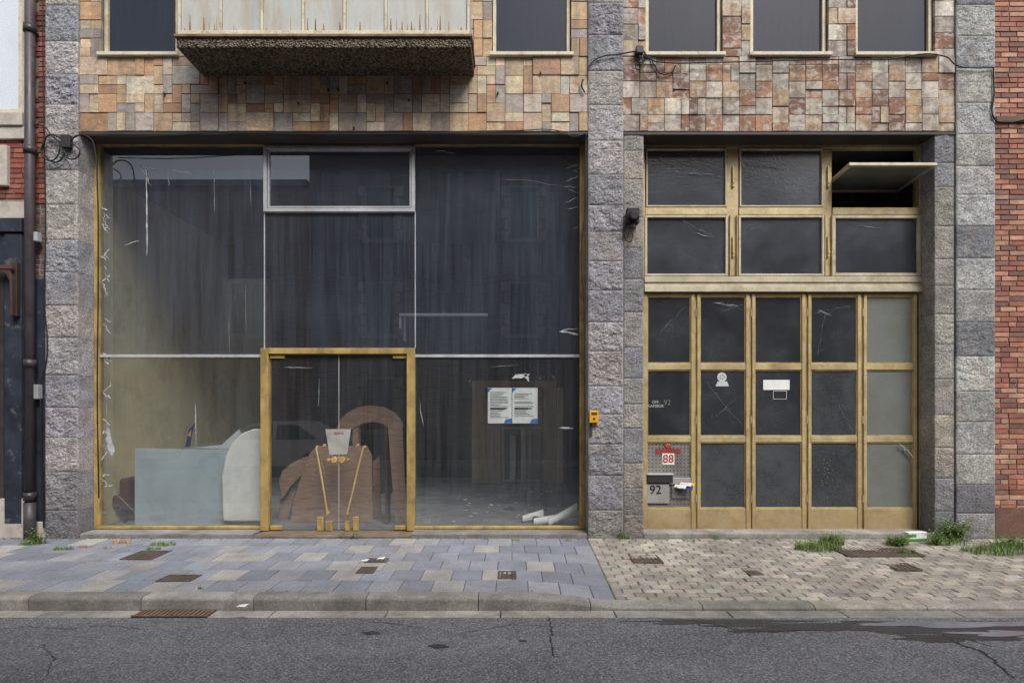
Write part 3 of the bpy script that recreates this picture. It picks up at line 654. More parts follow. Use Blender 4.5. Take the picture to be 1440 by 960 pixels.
# ---------------------------------------------------------------- wall fittings
DB = empty('doorbell_box'); q = MB(); q.box(AX(827.5), AX(840), -.105, -.045, AZ(594), AZ(577), C(222, 164, 20)); q.build('case', m_attr, DB, bevel=.008, seg=2)
q = MB(); q.cyl((AX(834), -.112, AZ(588)), .014, .01, 'y', 14, C(40, 40, 40)); q.box(AX(830), AX(838), -.108, -.104, AZ(583), AZ(579.5), C(60, 60, 50)); q.build('button', m_attr, DB)
q = MB(); q.box(AX(829), AX(832), -.06, -.04, AZ(612), AZ(594.2), C(60, 60, 60)); q.build('conduit', m_attr, DB)
WLm = empty('wall_lamp'); q = MB(); q.box(AX(879), AX(896), -.14, -.03, AZ(318), AZ(297), C(34, 32, 32)); q.cyl((AX(888), -.20, AZ(309)), .055, .07, 'y', 18, C(30, 28, 28), r2=.07); q.cyl((AX(887), -.09, AZ(324)), .045, .05, 'z', 16, C(70, 58, 50)); q.build('lamp_body', m_attr, WLm, bevel=.008, seg=2)
cable('lamp_wire', [(AX(880), -.06, AZ(318)), (AX(876), -.06, AZ(330)), (AX(884), -.06, AZ(342)), (AX(889), -.05, AZ(330))], .007, m_black, WLm)
CB = empty('wall_cables')
def cab(pts, r=.007, y=-.05): cable('cable', [(AX(a, y), y, AZ(b, y)) for a, b in pts], r, m_black, CB)
cab([(826, 97), (835, 86), (850, 79), (868, 77), (890, 73), (900, 72)], .009, -.06); cab([(893, 74), (900, 88), (912, 80), (920, 92), (930, 104), (945, 101), (950, 92)], .008, -.03)
cab([(905, 72), (915, 84), (935, 88), (1000, 88), (1080, 86), (1160, 84), (1240, 84), (1330, 80), (1345, 92), (1372, 96), (1397, 95)], .0075, -.06)
cab([(1397, 95), (1398, 130), (1399, 168), (1410, 172), (1445, 168)], .009, -.05); cab([(899, 70), (903, 90), (897, 98), (893, 86)], .007, -.05)
cab([(118, 191), (200, 192), (330, 186), (450, 187), (600, 186), (720, 184), (790, 185), (805, 192), (824, 188)], .006, -.03)
cab([(824, 188), (823, 230), (822, 300), (817, 360), (821, 420), (822, 520), (823, 640)], .006, -.02); cab([(822, 130), (818, 120), (820, 112)], .01, -.04)
cab([(88, 196), (70, 190), (60, 205), (66, 222), (80, 228), (92, 214), (100, 198), (112, 190), (128, 196), (134, 215), (137, 260), (138, 400), (137, 560), (139, 700)], .009, -.08)
cab([(48, 175), (62, 178), (72, 190), (86, 200), (104, 204), (112, 215), (100, 224), (88, 210)], .009, -.09); cab([(64, 196), (58, 215), (72, 226), (84, 206), (76, 192)], .008, -.1)
cab([(60, 0), (61, 120), (62, 200), (64, 330), (62, 420), (66, 500), (57, 540)], .007, -.05); cab([(57, 560), (58, 640), (60, 700), (62, 742)], .011, -.05)
q = MB(); q.box(AX(93), AX(106), -.1, -.04, AZ(212), AZ(194), C(50, 48, 48)); q.box(AX(893), AX(903), -.09, -.02, AZ(80), AZ(70), C(60, 58, 56)); q.box(AX(48), AX(61), -.1, -.02, AZ(342), AZ(329), C(165, 168, 172)); q.box(AX(50), AX(62), -.1, -.02, AZ(561), AZ(541), C(150, 152, 154)); q.build('junction_boxes', m_attr, CB, bevel=.006)
q = MB()
for a, b in ((462, 128), (476, 127), (545, 118), (498, 181), (700, 132), (760, 104), (345, 118), (232, 133), (575, 142), (420, 146)): q.cyl((AX(a), -.03, AZ(b)), .012, .03, 'y', 10, C(38, 30, 26))
q.build('wall_bolts', m_attr, B)  # dark bolts put where the tiles have small dark holes

# ---------------------------------------------------------------- neighbours
def brickwall(mb, mm, x0, x1, z0, z1, yf, pal, rr, bl=.21, bh=.065, jo=.01, x_skip=None):
    z = z0; row = 0
    while z < z1-.02:
        x = x0-(bl*.5 if row % 2 else 0)-rr.uniform(0, .02)
        while x < x1:
            L_ = bl if rr.random() > .2 else bl*.5
            a, b = max(x, x0), min(x+L_, x1)
            if b-a > .02 and not (x_skip and x_skip(a, b, z)): mb.box(a, b-jo, yf+rr.uniform(-.004, .004), yf+.06, z, min(z+bh-jo, z1), jit(rr.choice(pal), .15, rr))
            x += L_
        z += bh; row += 1
    if mm is not None: mm.box(x0+.001, x1-.001, yf+.012, yf+.35, z0-.05, z1)
bp = [C(168, 112, 92), C(150, 98, 82), C(178, 130, 108), C(138, 92, 78), C(160, 116, 98), C(182, 142, 118), C(128, 98, 90)]
BH = empty('brick_house'); q = MB(); mm = MB(); rr = random.Random(31)
brickwall(q, mm, AX(1397)+.004, 9.0, -.04, 8.6, .0, bp, rr); q.build('brick_wall', m_brick, BH, bevel=.003); mm.box(6.16, 9, .36, 8, -.05, 8.6); mm.build('wall_core', m_bmortar, BH)
q = MB(); q.box(AX(1399), 9.0, -.03, .011, AZ(172), AZ(165), C(116, 90, 76)); q.box(6.17, 9, -.012, -.006, .0, .38, C(110, 82, 70)); q.build('string_course', m_kerb, BH)
q = MB(); 
q.frame(7.3, 8.4, 1.0, 2.7, -.02, .1, .06, C(220, 220, 215)); q.build('window_frame', m_attr, BH); q = MB(); q.box(7.36, 8.34, -.01, 0, 1.06, 2.64); q.build('window_glass', m_gup, BH)

NH = empty('corner_house'); q = MB(); mm = MB(); NX = AX(66)-.004
sk = lambda a, b, z: (a < AX(36) and (z > 5.42 or z < 4.3 or 5.1 < z)) or z < 4.25 and b < AX(44)
brickwall(q, None, -9.0, NX, 4.27, 8.6, .02, [C(146, 88, 74), C(128, 76, 66), C(156, 98, 80), C(116, 74, 66)], rr, x_skip=sk)
brickwall(q, None, AX(44), NX, 3.3, 4.27, .03, [C(116, 90, 84), C(100, 82, 80)], rr)
q.build('brick_wall', m_brick, NH, bevel=.003)
mm.box(-9, NX-.001, .035, 8, -.05, 8.6); mm.build('wall_core', m_bmortar, NH)
q = MB(); q.box(-9, AX(34), -.04, .034, AZ(178), AZ(160)); q.box(-9, AX(35), -.015, .034, AZ(196), AZ(178.3)); q.box(-9, AX(36), -.03, .034, AZ(308), AZ(285)); q.box(-6.8, AX(12), -.03, .034, AZ(262), AZ(205)); q.box(-9, AX(38), -.04, .034, -.06, AZ(700)); q.box(AX(33)-.02, AX(38), -.01, .034, AZ(160), 8); q.box(AX(50), NX, -.02, .034, -.06, .2)
q.build('stone_trim', m_lstone, NH, bevel=.01, seg=2)
q = MB(); q.frame(-7.4, AX(32), AZ(159), 8.2, -.01, .03, .05); q.box(-6.85, -6.8, -.01, .03, AZ(158), 8.2); q.build('window_frame', m_cream, NH, bevel=.004)
q = MB(); q.box(-7.35, AX(28), .0, .01, AZ(154), 8.1); q.build('window_glass', M('sky_tinted_glass', C(215, 222, 230), .2, var=.05, vs=2, bump=0, spec=.8), NH)  # reflected sky is painted into the pale glass colour
q = MB(); q.box(-9, AX(34), -.02, .034, AZ(700), AZ(308.5)); q.box(AX(10), AX(34), -.045, -.021, AZ(735), AZ(330)); q.box(-9, AX(36), -.07, -.0215, AZ(328), AZ(309)); q.box(AX(34)+.002, NX, .0, .034, -.05, 3.3); q.build('shopfront_woodwork', m_navy, NH, bevel=.006)
q = MB(); q.box(-7.2, AX(8), -.03, -.022, .5, AZ(390)); q.build('dark_doorway', m_dark, NH)
q = MB(); q.box(AX(-20), AX(32), -.16, -.13, AZ(382), AZ(377), C(88, 64, 54)); q.prism([at(0, 376), at(14, 378), at(27, 384), at(31, 396), at(31, 446), at(28, 446), at(27, 398), at(22, 388), at(0, 383)], -.15, -.10, C(76, 56, 48)); q.box(AX(24), AX(33), -.1, -.046, AZ(446), AZ(372), C(60, 50, 46)); q.build('iron_bracket', m_attr, NH, bevel=.003)

DP = empty('drain_pipe'); q = MB(); px_ = AX(42, -.09)
q.cyl((px_, -.09, .0), .056, 8.6, 'z', 24, C(70, 64, 68))
for z in (AZ(510, -.09), AZ(210, -.09), .55, AZ(40, -.09)): q.cyl((px_, -.09, z-.06), .07, .1, 'z', 24, C(62, 58, 60)); q.box(px_-.02, px_+.02, -.05, .03, z-.03, z+.0, C(50, 44, 44))
q.cyl((px_, -.09, -.04), .066, .5, 'z', 24, C(70, 66, 68))
q.build('pipe', M('pipe_paint', None, .45, var=.3, vs=5, bump=.15, bs=30, dirt=.4, dirtcol=C(88, 70, 60), ds=6), DP, smooth=False)
for p_ in DP.children[0].data.polygons: p_.use_smooth = len(p_.vertices) == 4

# ================================================================== GROUND
YK = -2.12
def hgt(x, y):
    t = max(0, min(1, (x-.05)/1.0)); t = t*t*(3-2*t)
    return -(.03+.08*t)*min(1, max(0, -y/2.1))
g_ = MB(); g_.add([(-300, -300, -.32), (300, -300, -.32), (300, 300, -.32), (-300, 300, -.32)], [(0, 1, 2, 3)]); g_.build('ground', m_joint)
def slabbox(mb, x0, x1, y0, y1, col, g=.005, t=.07, j=.003):
    x0 += g; x1 -= g; y0 += g; y1 -= g; o = R.uniform(-j, j)
    z = [hgt(a, b)+o+R.uniform(-j, j)*.4 for a, b in ((x0, y0), (x1, y0), (x1, y1), (x0, y1))]
    mb.add([(x0, y0, -.2), (x1, y0, -.2), (x1, y1, -.2), (x0, y1, -.2), (x0, y0, z[0]), (x1, y0, z[1]), (x1, y1, z[2]), (x0, y1, z[3])],
           [(0, 3, 2, 1), (4, 5, 6, 7), (0, 1, 5, 4), (1, 2, 6, 5), (2, 3, 7, 6), (3, 0, 4, 7)], col)
def gpos(px, py):
    z = -.05
    for _ in range(4):
        D = (CAMZ-z)*F/(py-573); y = CAMY+D; x = (px-720)/F*D; z = hgt(x, y)
    return x, y, z
blue = [C(136, 139, 149), C(130, 133, 143), C(141, 144, 152), C(135, 137, 146), C(127, 130, 140), C(146, 147, 153)]; bei = [C(160, 158, 155), C(154, 152, 149), C(167, 163, 157)]
XB = .95
q = MB(); row = 0; y = -.06
while y > YK+.01:
    y1 = max(y-.3433, YK); x = -9+(.15 if row % 2 else 0)
    if y1-YK < .05: y1 = YK
    while x < XB-.02:
        e = min(x+.3, XB)
        if XB-e < .06: e = XB
        bz = R.random() < (.24 if -4.5 < x < .2 and row > 0 else .07)
        slabbox(q, x, e, y1, y, jit(R.choice(bei if bz else blue), .08), g=.0035, j=.0018); x = e
    y = y1; row += 1
q.build('slab_pavement', m_slab, bevel=.003)
q = MB(); y = -.06; row = 0; pv = [C(166, 159, 148), C(156, 149, 140), C(176, 168, 156), C(148, 142, 135), C(163, 155, 144), C(180, 173, 161)]
while y > YK+.005:
    y1 = max(y-.103, YK); x = XB+.005+(.1 if row % 2 else 0)
    if row % 2: slabbox(q, XB+.005, x, y1, y, jit(R.choice(pv), .12), g=.004)
    while x < 9: slabbox(q, x, x+.2, y1, y, jit(R.choice(pv), .13), g=.005, j=.005); x += .2
    y = y1; row += 1
q.build('paver_pavement', M('small_pavers', None, .9, var=.22, vs=3, grain=.3, gs=80, bump=.7, bs=80, bd=.006, dirt=.6, dirtcol=C(108, 103, 96), ds=1.1, da=.42, db=.65), bevel=.008)
def sheet(name, x0, x1, y0, y1, mat, off=-.008, nx=80, ny=4, fn=None):
    q = MB(); vs = [(x0+(x1-x0)*i/nx, y0+(y1-y0)*j/ny, (fn or hgt)(x0+(x1-x0)*i/nx, y0+(y1-y0)*j/ny)+off) for j in range(ny+1) for i in range(nx+1)]
    q.add(vs, [(j*(nx+1)+i, j*(nx+1)+i+1, (j+1)*(nx+1)+i+1, (j+1)*(nx+1)+i) for j in range(ny) for i in range(nx)]); return q.build(name, mat)
sheet('pavement_bed', -60, 60, YK, .05, m_joint, off=-.009, nx=900)
# kerb, gutter
q = MB(); x = -12.3; kc = [C(150, 145, 137), C(139, 135, 129), C(158, 153, 145)]
while x < 12:
    l_ = 1.0; 
    for s_ in range(5):   # subdivide so the kerb follows the dropped crossing
        a, b = x+s_*l_/5+(.004 if s_ == 0 else 0), x+(s_+1)*l_/5-(.004 if s_ == 4 else 0)
        if s_ == 0: kcol = jit(R.choice(kc), .1)
        za, zb = hgt(a, YK)+.002, hgt(b, YK)+.002; yb, yf = YK-.004, YK-.16
        prof = lambda z: [(yb, -.25), (yb, z), (yf+.03, z-.002), (yf+.008, z-.014), (yf, z-.03 if z > -.1 else z-.025), (yf-.006, -.25)]
        A = prof(za); Bq = prof(zb); n = len(A)
        q.add([(a, *p) for p in A]+[(b, *p) for p in Bq], [(i, i+1, i+1+n, i+n) for i in range(n-1)]+([tuple(range(n))] if s_ == 0 else [])+([tuple(range(2*n-1, n-1, -1))] if s_ == 4 else []), kcol)
    x += l_
q.build('kerb', m_kerb)
q = MB(); x = -12.1; YGt = YK-.166
while x < 12:
    q.box(x+.005, x+.995, YGt-.165, YGt, -.25, -.146, jit(C(166, 160, 151) if x < .8 else C(144, 140, 134), .08)); x += 1
q.build('gutter', m_kerb, bevel=.004)
YR = YGt-.165
q = MB()
vs = [(-60, -8.9, -.15), (60, -8.9, -.15), (60, YR+.0, -.15), (-60, YR+.0, -.15)]; q.add(vs, [(0, 1, 2, 3)]); q.build('road', m_asph)
q = MB(); q.box(-60, 60, -11.0, -8.9, -.3, -.04, C(150, 148, 146)); q.build('far_pavement', m_slab)
# cracks, patches, puddle
def groundribbon(mb, pts, w, z, col=(.5, .5, .5)):
    P = []
    for a, b in pts:
        D = (CAMZ-z)*F/(b-573); P.append(((a-720)/F*D, CAMY+D))
    out = []; rr = random.Random(len(pts)+int(pts[0][0]))
    for (x0, y0), (x1, y1) in zip(P[:-1], P[1:]):
        n = 9
        for i in range(n): t = i/n; out.append((x0+(x1-x0)*t+rr.uniform(-.012, .012), y0+(y1-y0)*t+rr.uniform(-.012, .012)))
    out.append(P[-1]); vs = []
    for i, p in enumerate(out):
        a = Vector(out[max(0, i-1)]); b = Vector(out[min(len(out)-1, i+1)]); d = (b-a).normalized(); q_ = Vector((-d.y, d.x)); ww = w*rr.uniform(.25, 1.1)
        vs += [(p[0]+q_.x*ww/2, p[1]+q_.y*ww/2, z), (p[0]-q_.x*ww/2, p[1]-q_.y*ww/2, z)]
    mb.add(vs, [(2*i, 2*i+1, 2*i+3, 2*i+2) for i in range(len(out)-1)], col)
q = MB(); dkc = C(50, 50, 52)
groundribbon(q, [(1328, 893), (1350, 905), (1378, 914), (1400, 930), (1425, 952)], .03, -.1455, dkc); groundribbon(q, [(1340, 896), (1365, 899), (1395, 908)], .014, -.1455, dkc); groundribbon(q, [(772, 868), (776, 885), (774, 905), (780, 922)], .016, -.146, dkc)
groundribbon(q, [(975, 872), (1010, 878), (1040, 885), (1090, 888), (1150, 884)], .014, -.1455, dkc); groundribbon(q, [(0, 884), (40, 880), (95, 884), (150, 878), (200, 884)], .008, -.146, dkc); groundribbon(q, [(60, 905), (75, 925), (65, 950)], .007, -.146, dkc)
groundribbon(q, [(640, 890), (720, 878), (775, 880)], .008, -.146, dkc); groundribbon(q, [(380, 872), (450, 880), (540, 874), (640, 890)], .006, -.146, dkc)
q.build('road_cracks', M('crack_tar', None, .9, grain=0, bump=0))
def blob(mb, px, py, rx, ry, z, col, seed, n=28, amp=.35):
    D = (CAMZ-z)*F/(py-573); x = (px-720)/F*D; y = CAMY+D; vs = [(x, y, z)]
    for i in range(n):
        a = 2*math.pi*i/n; k = 1+amp*noise.noise(Vector((math.cos(a)*1.6+seed*5, math.sin(a)*1.6, seed)))*1.6+amp*.25*noise.noise(Vector((math.cos(a)*7, math.sin(a)*7, seed))); vs.append((x+rx*k*math.cos(a), min(y+ry*k*math.sin(a), YR-.004), z))
    mb.add(vs, [(0, i+1, (i+1) % n+1) for i in range(n)], col)
q = MB(); blob(q, 522, 889, .075, .035, -.1458, C(60, 60, 62), 1); blob(q, 617, 908, .065, .04, -.1458, C(56, 56, 58), 2); blob(q, 735, 900, .03, .02, -.1458, C(58, 58, 60), 3)
q.build('tar_spots', m_attr)
q = MB(); blob(q, 1130, 880, .8, .10, -.1466, C(44, 44, 46), 5, 90, .6); blob(q, 1330, 882, 1.0, .14, -.1468, C(44, 46, 50), 7, 90, .5); blob(q, 1010, 873, .6, .05, -.1470, C(46, 46, 48), 8, 90, .6); blob(q, 1345, 897, .5, .07, -.1472, C(46, 46, 48), 11, 90, .6)
q.build('damp_patch', M('damp_asphalt', C(58, 58, 61), .45, var=.3, vs=9, grain=.5, gs=62, bump=.8, bs=62, bd=.01, spec=.6))
q = MB(); blob(q, 1340, 877, .75, .06, -.1448, C(44, 44, 46), 15, 90, .5); blob(q, 1420, 890, .4, .05, -.1449, C(46, 46, 48), 18, 90, .6)
mw, nt = newmat('water_film'); gg = G(nt); b_ = gg.n('ShaderNodeBsdfPrincipled'); b_.inputs['Base Color'].default_value = (.2, .21, .245, 1); b_.inputs['Roughness'].default_value = .08  # light bluish base colour carries the sky's reflection on the water
bp_ = gg.n('ShaderNodeBump'); bp_.inputs['Strength'].default_value = .06; bp_.inputs['Distance'].default_value = .004; gg.l(gg.noise(gg.coord(), 40, 2), bp_.inputs['Height']); gg.l(bp_.outputs[0], b_.inputs['Normal'])
o_ = gg.n('ShaderNodeOutputMaterial'); gg.l(b_.outputs[0], o_.inputs[0]); q.build('puddle', mw)

# covers / grates
def cover(name, pxa, pxb, pya, pyb, bars=0, col=C(84, 66, 56)):
    x0, y1, z = gpos((pxa+pxb)/2, pya); x_, y0, z0 = gpos((pxa+pxb)/2, pyb); ym = (y0+y1)/2; zc = hgt(x0, ym)+.006
    D = ym-CAMY; xa, xb = (pxa-720)/F*D, (pxb-720)/F*D; E = empty(name)
    q = MB(); w = .022
    q.box(xa, xb, y0, y0+w, zc-.05, zc+.003, col); q.box(xa, xb, y1-w, y1, zc-.05, zc+.003, col); q.box(xa, xa+w, y0+w, y1-w, zc-.05, zc+.003, col); q.box(xb-w, xb, y0+w, y1-w, zc-.05, zc+.003, col)
    q.box(xa+w+.004, xb-w-.004, y0+w+.004, y1-w-.004, zc-.06, zc-.004, col)
    n = max(3, int((xb-xa)/.05)); m_ = max(2, int((y1-y0)/.05))
    for i in range(n):
        for j in range(m_):
            a = xa+w+(xb-xa-2*w)*(i+.5)/n; b = y0+w+(y1-y0-2*w)*(j+.5)/m_
            q.box(a-.012, a+.012, b-.012, b+.012, zc-.004, zc+.001, jit(col, .1))
    q.build('cover', m_iron, E, bevel=.002)
for a in ((886, 927, 777, 792), (184, 228, 774, 787), (228, 276, 808, 818), (1050, 1070, 802, 809), (1172, 1278, 763, 783), (1250, 1286, 791, 802), (504, 528, 797, 806), (700, 726, 803, 814), (515, 545, 785, 791)):
    cover('manhole_cover', *a, col=C(80, 66, 58))
# gutter grate
DG = empty('storm_drain'); q = MB(); z = -.14; D = (CAMZ-z)*F/(862-573); xa, xb = (192-720)/F*D, (298-720)/F*D; ya, yb = YR-.005, YGt-.004
q.box(xa, xb, ya, yb, -.2, -.1405, C(40, 32, 28)); 
for i in range(16): t = xa+(xb-xa)*(i+.5)/16; q.box(t-.011, t+.011, ya+.02, yb-.02, -.1405, -.132, C(124, 102, 88))
q.box(xa, xb, ya, ya+.02, -.1405, -.131, C(116, 96, 82)); q.box(xa, xb, yb-.02, yb, -.1405, -.131, C(116, 96, 82)); q.build('grate', M('rust_attr', None, .7, var=.3, vs=12, bump=.3), DG)

# weeds
def grass(name, spots, seed, cols):
    q = MB(); rr = random.Random(seed)
    for (px, py, rad, n, h) in spots:
        x0, y0, z0 = gpos(px, py); y0 = min(y0, -.035)
        for k in range(n):
            a = rr.uniform(0, 6.28); d = rad*math.sqrt(rr.random()); x = x0+d*math.cos(a); y = min(y0+d*.5*math.sin(a), -.02); z = hgt(x, y)-.004
            L_ = h*rr.uniform(.35, 1.1); la = rr.uniform(0, 6.28); lean = rr.uniform(.1, .9)*L_; w = rr.uniform(.0018, .004); c = jit(rr.choice(cols), .25, rr); vs = []
            for i in range(4):
                t = i/3; xx = x+math.cos(la)*lean*t*t; yy = y+math.sin(la)*lean*t*t; zz = z+L_*(t-.25*t*t*lean/L_); ww = w*(1-t*.9)
                vs += [(xx-ww*math.sin(la), yy+ww*math.cos(la), zz), (xx+ww*math.sin(la), yy-ww*math.cos(la), zz)]
            q.add(vs, [(2*i, 2*i+1, 2*i+3, 2*i+2) for i in range(3)], c)
    q.build(name, m_leaf)
gc = [C(110, 138, 66), C(92, 120, 56), C(130, 152, 80), C(78, 104, 50)]; dc = [C(198, 152, 104), C(184, 136, 92), C(206, 172, 122)]
grass('grass_tuft', [(1150, 772, .28, 620, .14), (1170, 765, .16, 300, .18), (1262, 765, .14, 300, .16), (1275, 778, .12, 160, .08), (1395, 776, .35, 560, .12), (1420, 770, .2, 340, .16), (1330, 764, .25, 240, .12)], 2, gc)
grass('grass_tuft', [(90, 772, .12, 160, .06), (230, 766, .16, 260, .07), (215, 772, .1, 120, .05), (45, 765, .14, 160, .12)], 3, gc)
grass('dry_grass', [(120, 769, .10, 90, .05), (172, 763, .12, 160, .07), (150, 771, .1, 70, .04)], 4, dc)
grass('grass_tuft', [(880, 757, .05, 50, .09), (1005, 757, .05, 40, .08), (970, 760, .08, 40, .05), (1035, 757, .12, 50, .04), (725, 760, .05, 35, .06), (282, 828, .03, 30, .05), (535, 768, .05, 20, .03), (350, 762, .1, 40, .03), (800, 760, .06, 40, .05), (1100, 758, .12, 60, .04)], 5, gc)
# moss/dirt crumbs along joints
q = MB(); rr = random.Random(8)
for k in range(1700):
    x = rr.uniform(-6.6, 6.6); y = -.03-abs(rr.gauss(0, .04)) if k < 1200 else (YK+.01+rr.uniform(0, .03) if k < 1300 else rr.uniform(YK, -.1))
    s_ = rr.uniform(.004, .014) if k < 1200 else rr.uniform(.003, .008); z = hgt(x, y)
    c = jit(rr.choice([C(90, 80, 64), C(70, 84, 50), C(112, 96, 76), C(64, 60, 52), C(140, 116, 86)]), .2, rr)
    q.add([(x-s_, y-s_*.6, z), (x+s_, y-s_*.5, z), (x+s_*.7, y+s_, z), (x-s_*.6, y+s_*.8, z), (x, y, z+s_*.7)], [(0, 1, 4), (1, 2, 4), (2, 3, 4), (3, 0, 4)], c)
q.build('dirt_debris', m_leaf)
def weed(name, px, py, n, h, spread, seed, ls=(.015, .04)):
    q = MB(); rr = random.Random(seed); x0, y0, z0 = gpos(px, py); y0 = min(y0, -.06)
    for k in range(n):
        a = rr.uniform(0, 6.28); r0 = spread*rr.random()*.5; bx, by = x0+r0*math.cos(a), min(y0+r0*math.sin(a)*.4, -.03); H = h*rr.uniform(.4, 1.1); ln = spread*rr.uniform(.2, .9); la = rr.uniform(0, 6.28)
        prev = None; m_ = 9
        for i in range(m_+1):
            t = i/m_; p = Vector((bx+math.cos(la)*ln*t*t, min(by+math.sin(la)*ln*t*t*.6, -.012), z0+H*t*(1-.25*t)))
            if prev is not None:
                w = .0025*(1-t*.6); q.add([prev+Vector((w, 0, 0)), prev-Vector((w, 0, 0)), p-Vector((w, 0, 0)), p+Vector((w, 0, 0))], [(0, 1, 2, 3)], C(84, 92, 48))
                for _ in range(2):
                    d = Vector((rr.uniform(-1, 1), rr.uniform(-1, .6), rr.uniform(-.2, .7))).normalized(); L_ = rr.uniform(*ls)*(1.15-t*.5); s_ = d.cross(Vector((0, 0, 1))).normalized()*L_*.32; up = Vector((0, 0, L_*.12))
                    q.add([p, p+d*L_*.45+s_+up, p+d*L_-up*1.5, p+d*L_*.45-s_+up], [(0, 1, 2), (0, 2, 3)], jit(rr.choice(gc), .3, rr))
            prev = p
    q.build(name, m_leaf)
weed('weed_plant', 1345, 760, 50, .36, .4, 1, (.02, .055)); weed('weed_plant', 1318, 766, 22, .22, .25, 2); weed('weed_plant', 1265, 768, 14, .2, .2, 7); weed('weed_plant', 1165, 764, 18, .2, .28, 3); weed('weed_plant', 1415, 768, 26, .16, .4, 4); weed('weed_plant', 55, 764, 18, .26, .2, 5); weed('weed_plant', 500, 757, 5, .12, .1, 6, (.01, .025)); weed('weed_plant', 480, 757, 4, .16, .06, 9, (.01, .025)); weed('weed_plant', 873, 757, 5, .2, .08, 10, (.01, .025))
# litter carton
CT = empty('drink_carton'); x, y, z = gpos(1287, 760); y = -.16; q = MB(); q.box(-.13, .13, -.04, .04, 0, .11, C(222, 226, 218)); o = q.build('carton', m_attr, CT, bevel=.004); q2 = MB(); q2.box(-.132, .132, -.042, .042, .0, .03, C(70, 130, 60)); q2.box(-.132, -.02, -.0425, -.03, .05, .09, C(80, 140, 70)); o2 = q2.build('print', m_attr, CT)
CT.location = (x, y, z+.004); CT.rotation_euler = (0, 0, .15)
q = MB()
for a, b in ((512, 789), (340, 853), (535, 786)):
    x, y, z = gpos(a, b); q.add([(x-.04, y-.02, z+.01), (x+.04, y-.03, z+.012), (x+.05, y+.03, z+.02), (x-.03, y+.03, z+.01)], [(0, 1, 2, 3)])
q.build('litter_paper', m_paper)

# ================================================================== OPPOSITE SIDE (seen in reflections)
def house(x0, x1, h, mat, seed):
    E = empty('brick_house'); q = MB(); q.box(x0, x1-.01, -19, -11, -.1, h); q.build('walls', mat, E)
    q = MB(); g1 = MB(); n = max(1, int((x1-x0)/3.4)); w = (x1-x0)/n; qn = MB()
    for fl in range(int((h-.6)/3.1)+0):
        for i in range(n):
            cx_ = x0+(i+.5)*w; z = .9+fl*3.1; q.frame(cx_-.5, cx_+.5, z, z+1.75, -11, -10.95, .06, C(140, 136, 130)); q.box(cx_-.6, cx_+.6, -11, -10.88, z-.1, z-.002, C(150, 146, 140)); g1.box(cx_-.43, cx_+.43, -10.99, -10.98, z+.07, z+1.68)
            for s_ in (-1, 1):
                for k in range(5): a = .12 if k % 2 else .22; qn.box(cx_+s_*.505, cx_+s_*(.505+a), -10.999, -10.97, z+k*.36, z+k*.36+.3, C(160, 154, 146))
    q.box(x0, x1-.01, -11.2, -10.8, h, h+.2, C(120, 116, 110)); q.build('window_frames', m_attr, E); g1.build('window_glass', m_gup, E); qn.build('quoins', m_attr, E)
house(-32, -19, 8.0, m_opp2, 1); house(-19, -6.6, 8.8, m_opp1, 2); house(-6.6, 2.7, 10.6, m_opp2, 3); house(2.7, 9, 10.2, m_opp1, 4); house(9, 22, 8.6, m_opp2, 5); house(22, 34, 9, m_opp1, 6)
for (a, b, h) in ((-30, -9.02, 8.4), (9.02, 30, 8.2)):
    E = empty('brick_house'); q = MB(); q.box(a, b, .02, 8, -.1, h); q.build('walls', m_opp1, E)
# parked car across the street
CA = empty('parked_car'); q = MB(); cx0 = -8.6
side = [(0, .35), (.05, .62), (.25, .82), (1.05, .93), (1.75, 1.36), (2.2, 1.45), (3.1, 1.44), (3.75, 1.08), (4.2, .98), (4.28, .6), (4.2, .32)]
wh = [(.85, .34), (3.45, .34)]
low = []
for c in reversed([.85, 3.45]):
    for i in range(9): a = math.pi*i/8; low.append((c+.37*math.cos(a), .3+.37*math.sin(a)))
poly = side+low
n = len(poly); vs = []
for yy, ins in ((-.85, 0), (.85, 0)):
    for (a, b) in poly: k = max(0, (b-.9))*.35; vs.append((cx0+a, -7.9+yy*(1-k), b-.15))
q.add(vs, [tuple(range(n)), tuple(range(2*n-1, n-1, -1))]+[(i, i+n, (i+1) % n+n, (i+1) % n) for i in range(n)], C(196, 200, 204)); q.build('body', M('car_paint', C(236, 238, 240), .25, var=.02, bump=0, metal=0), CA)
q = MB()
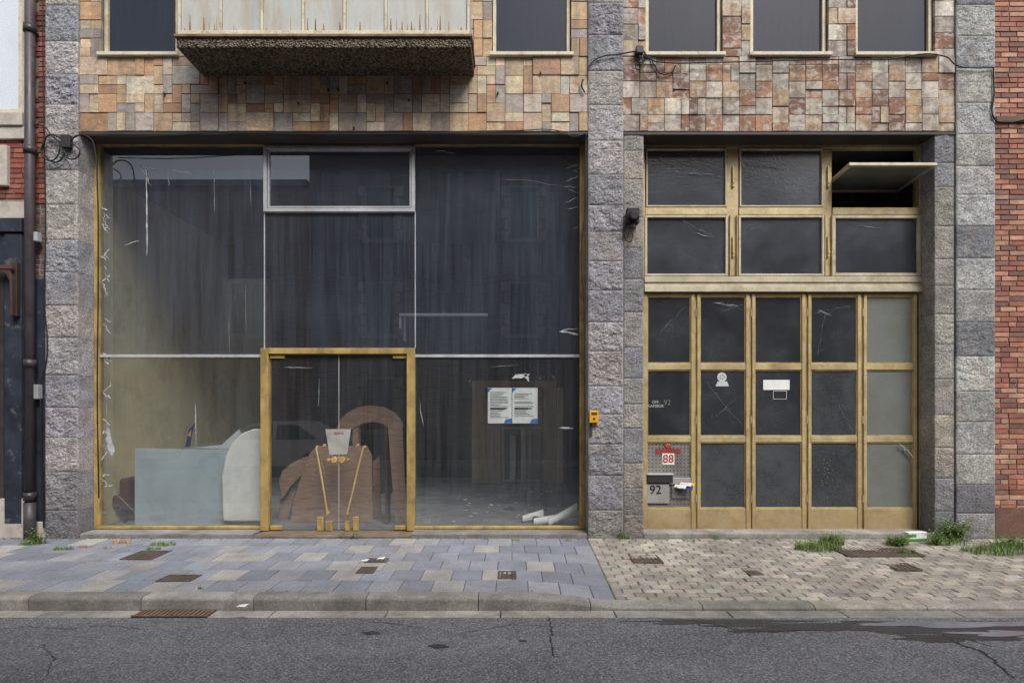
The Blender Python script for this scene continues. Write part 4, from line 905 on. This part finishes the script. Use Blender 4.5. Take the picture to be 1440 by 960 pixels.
for s_ in (-1, 1):
    yb = -7.9+s_*.80
    q.add([(cx0+1.3, yb+s_*.03, .80), (cx0+1.82, yb-s_*.04, 1.17), (cx0+2.4, yb-s_*.05, 1.22), (cx0+2.4, yb+s_*.03, .82)], [(0, 1, 2, 3)]); q.add([(cx0+2.5, yb+s_*.03, .82), (cx0+2.5, yb-s_*.05, 1.22), (cx0+3.05, yb-s_*.04, 1.2), (cx0+3.55, yb+s_*.03, .85)], [(0, 1, 2, 3)])
q.build('windows', m_gup, CA); q = MB()
for a, b in wh:
    for s_ in (-.86, .68): q.cyl((cx0+a, -7.9+s_, b-.17), .31, .18, 'y', 28, C(24, 24, 26)); q.cyl((cx0+a, -7.9+s_-.005, b-.17), .19, .19, 'y', 20, C(150, 152, 156))
q.build('wheels', m_attr, CA)

# ================================================================== LIGHT, CAMERA
w = bpy.data.worlds.new('World'); S.world = w; w.use_nodes = True; nt = w.node_tree; nt.nodes.clear()
SAZ = 152
sky = nt.nodes.new('ShaderNodeTexSky'); sky.sky_type = 'NISHITA'; sky.sun_disc = False; sky.sun_elevation = math.radians(50); sky.sun_rotation = math.radians(SAZ)
sky.air_density = 1.0; sky.dust_density = 4; sky.ozone_density = 1
hs = nt.nodes.new('ShaderNodeHueSaturation'); hs.inputs['Saturation'].default_value = .5
bg = nt.nodes.new('ShaderNodeBackground'); bg.inputs[1].default_value = .15; ow = nt.nodes.new('ShaderNodeOutputWorld')
nt.links.new(sky.outputs[0], hs.inputs['Color']); nt.links.new(hs.outputs[0], bg.inputs[0]); nt.links.new(bg.outputs[0], ow.inputs[0])
sl = bpy.data.lights.new('sun', 'SUN'); sl.energy = 3.0; sl.angle = math.radians(26); sl.color = (1, .99, .98); so = bpy.data.objects.new('sun', sl); S.collection.objects.link(so)
el, az = math.radians(50), math.radians(SAZ)   # azimuth measured from +Y towards +X
dirv = Vector((math.sin(az)*math.cos(el), math.cos(az)*math.cos(el), math.sin(el)))
so.rotation_euler = dirv.to_track_quat('Z', 'Y').to_euler(); so.location = dirv*30
cd = bpy.data.cameras.new('camera'); cam = bpy.data.objects.new('camera', cd); S.collection.objects.link(cam)
cam.location = (0, CAMY, CAMZ); cam.rotation_euler = (math.pi/2, 0, 0); cd.sensor_width = 36; cd.lens = F/1440*36; cd.shift_y = (573-480)/1440; cd.clip_end = 1000
S.camera = cam
S.view_settings.view_transform = 'Standard'; S.view_settings.look = 'None'; S.view_settings.exposure = 0
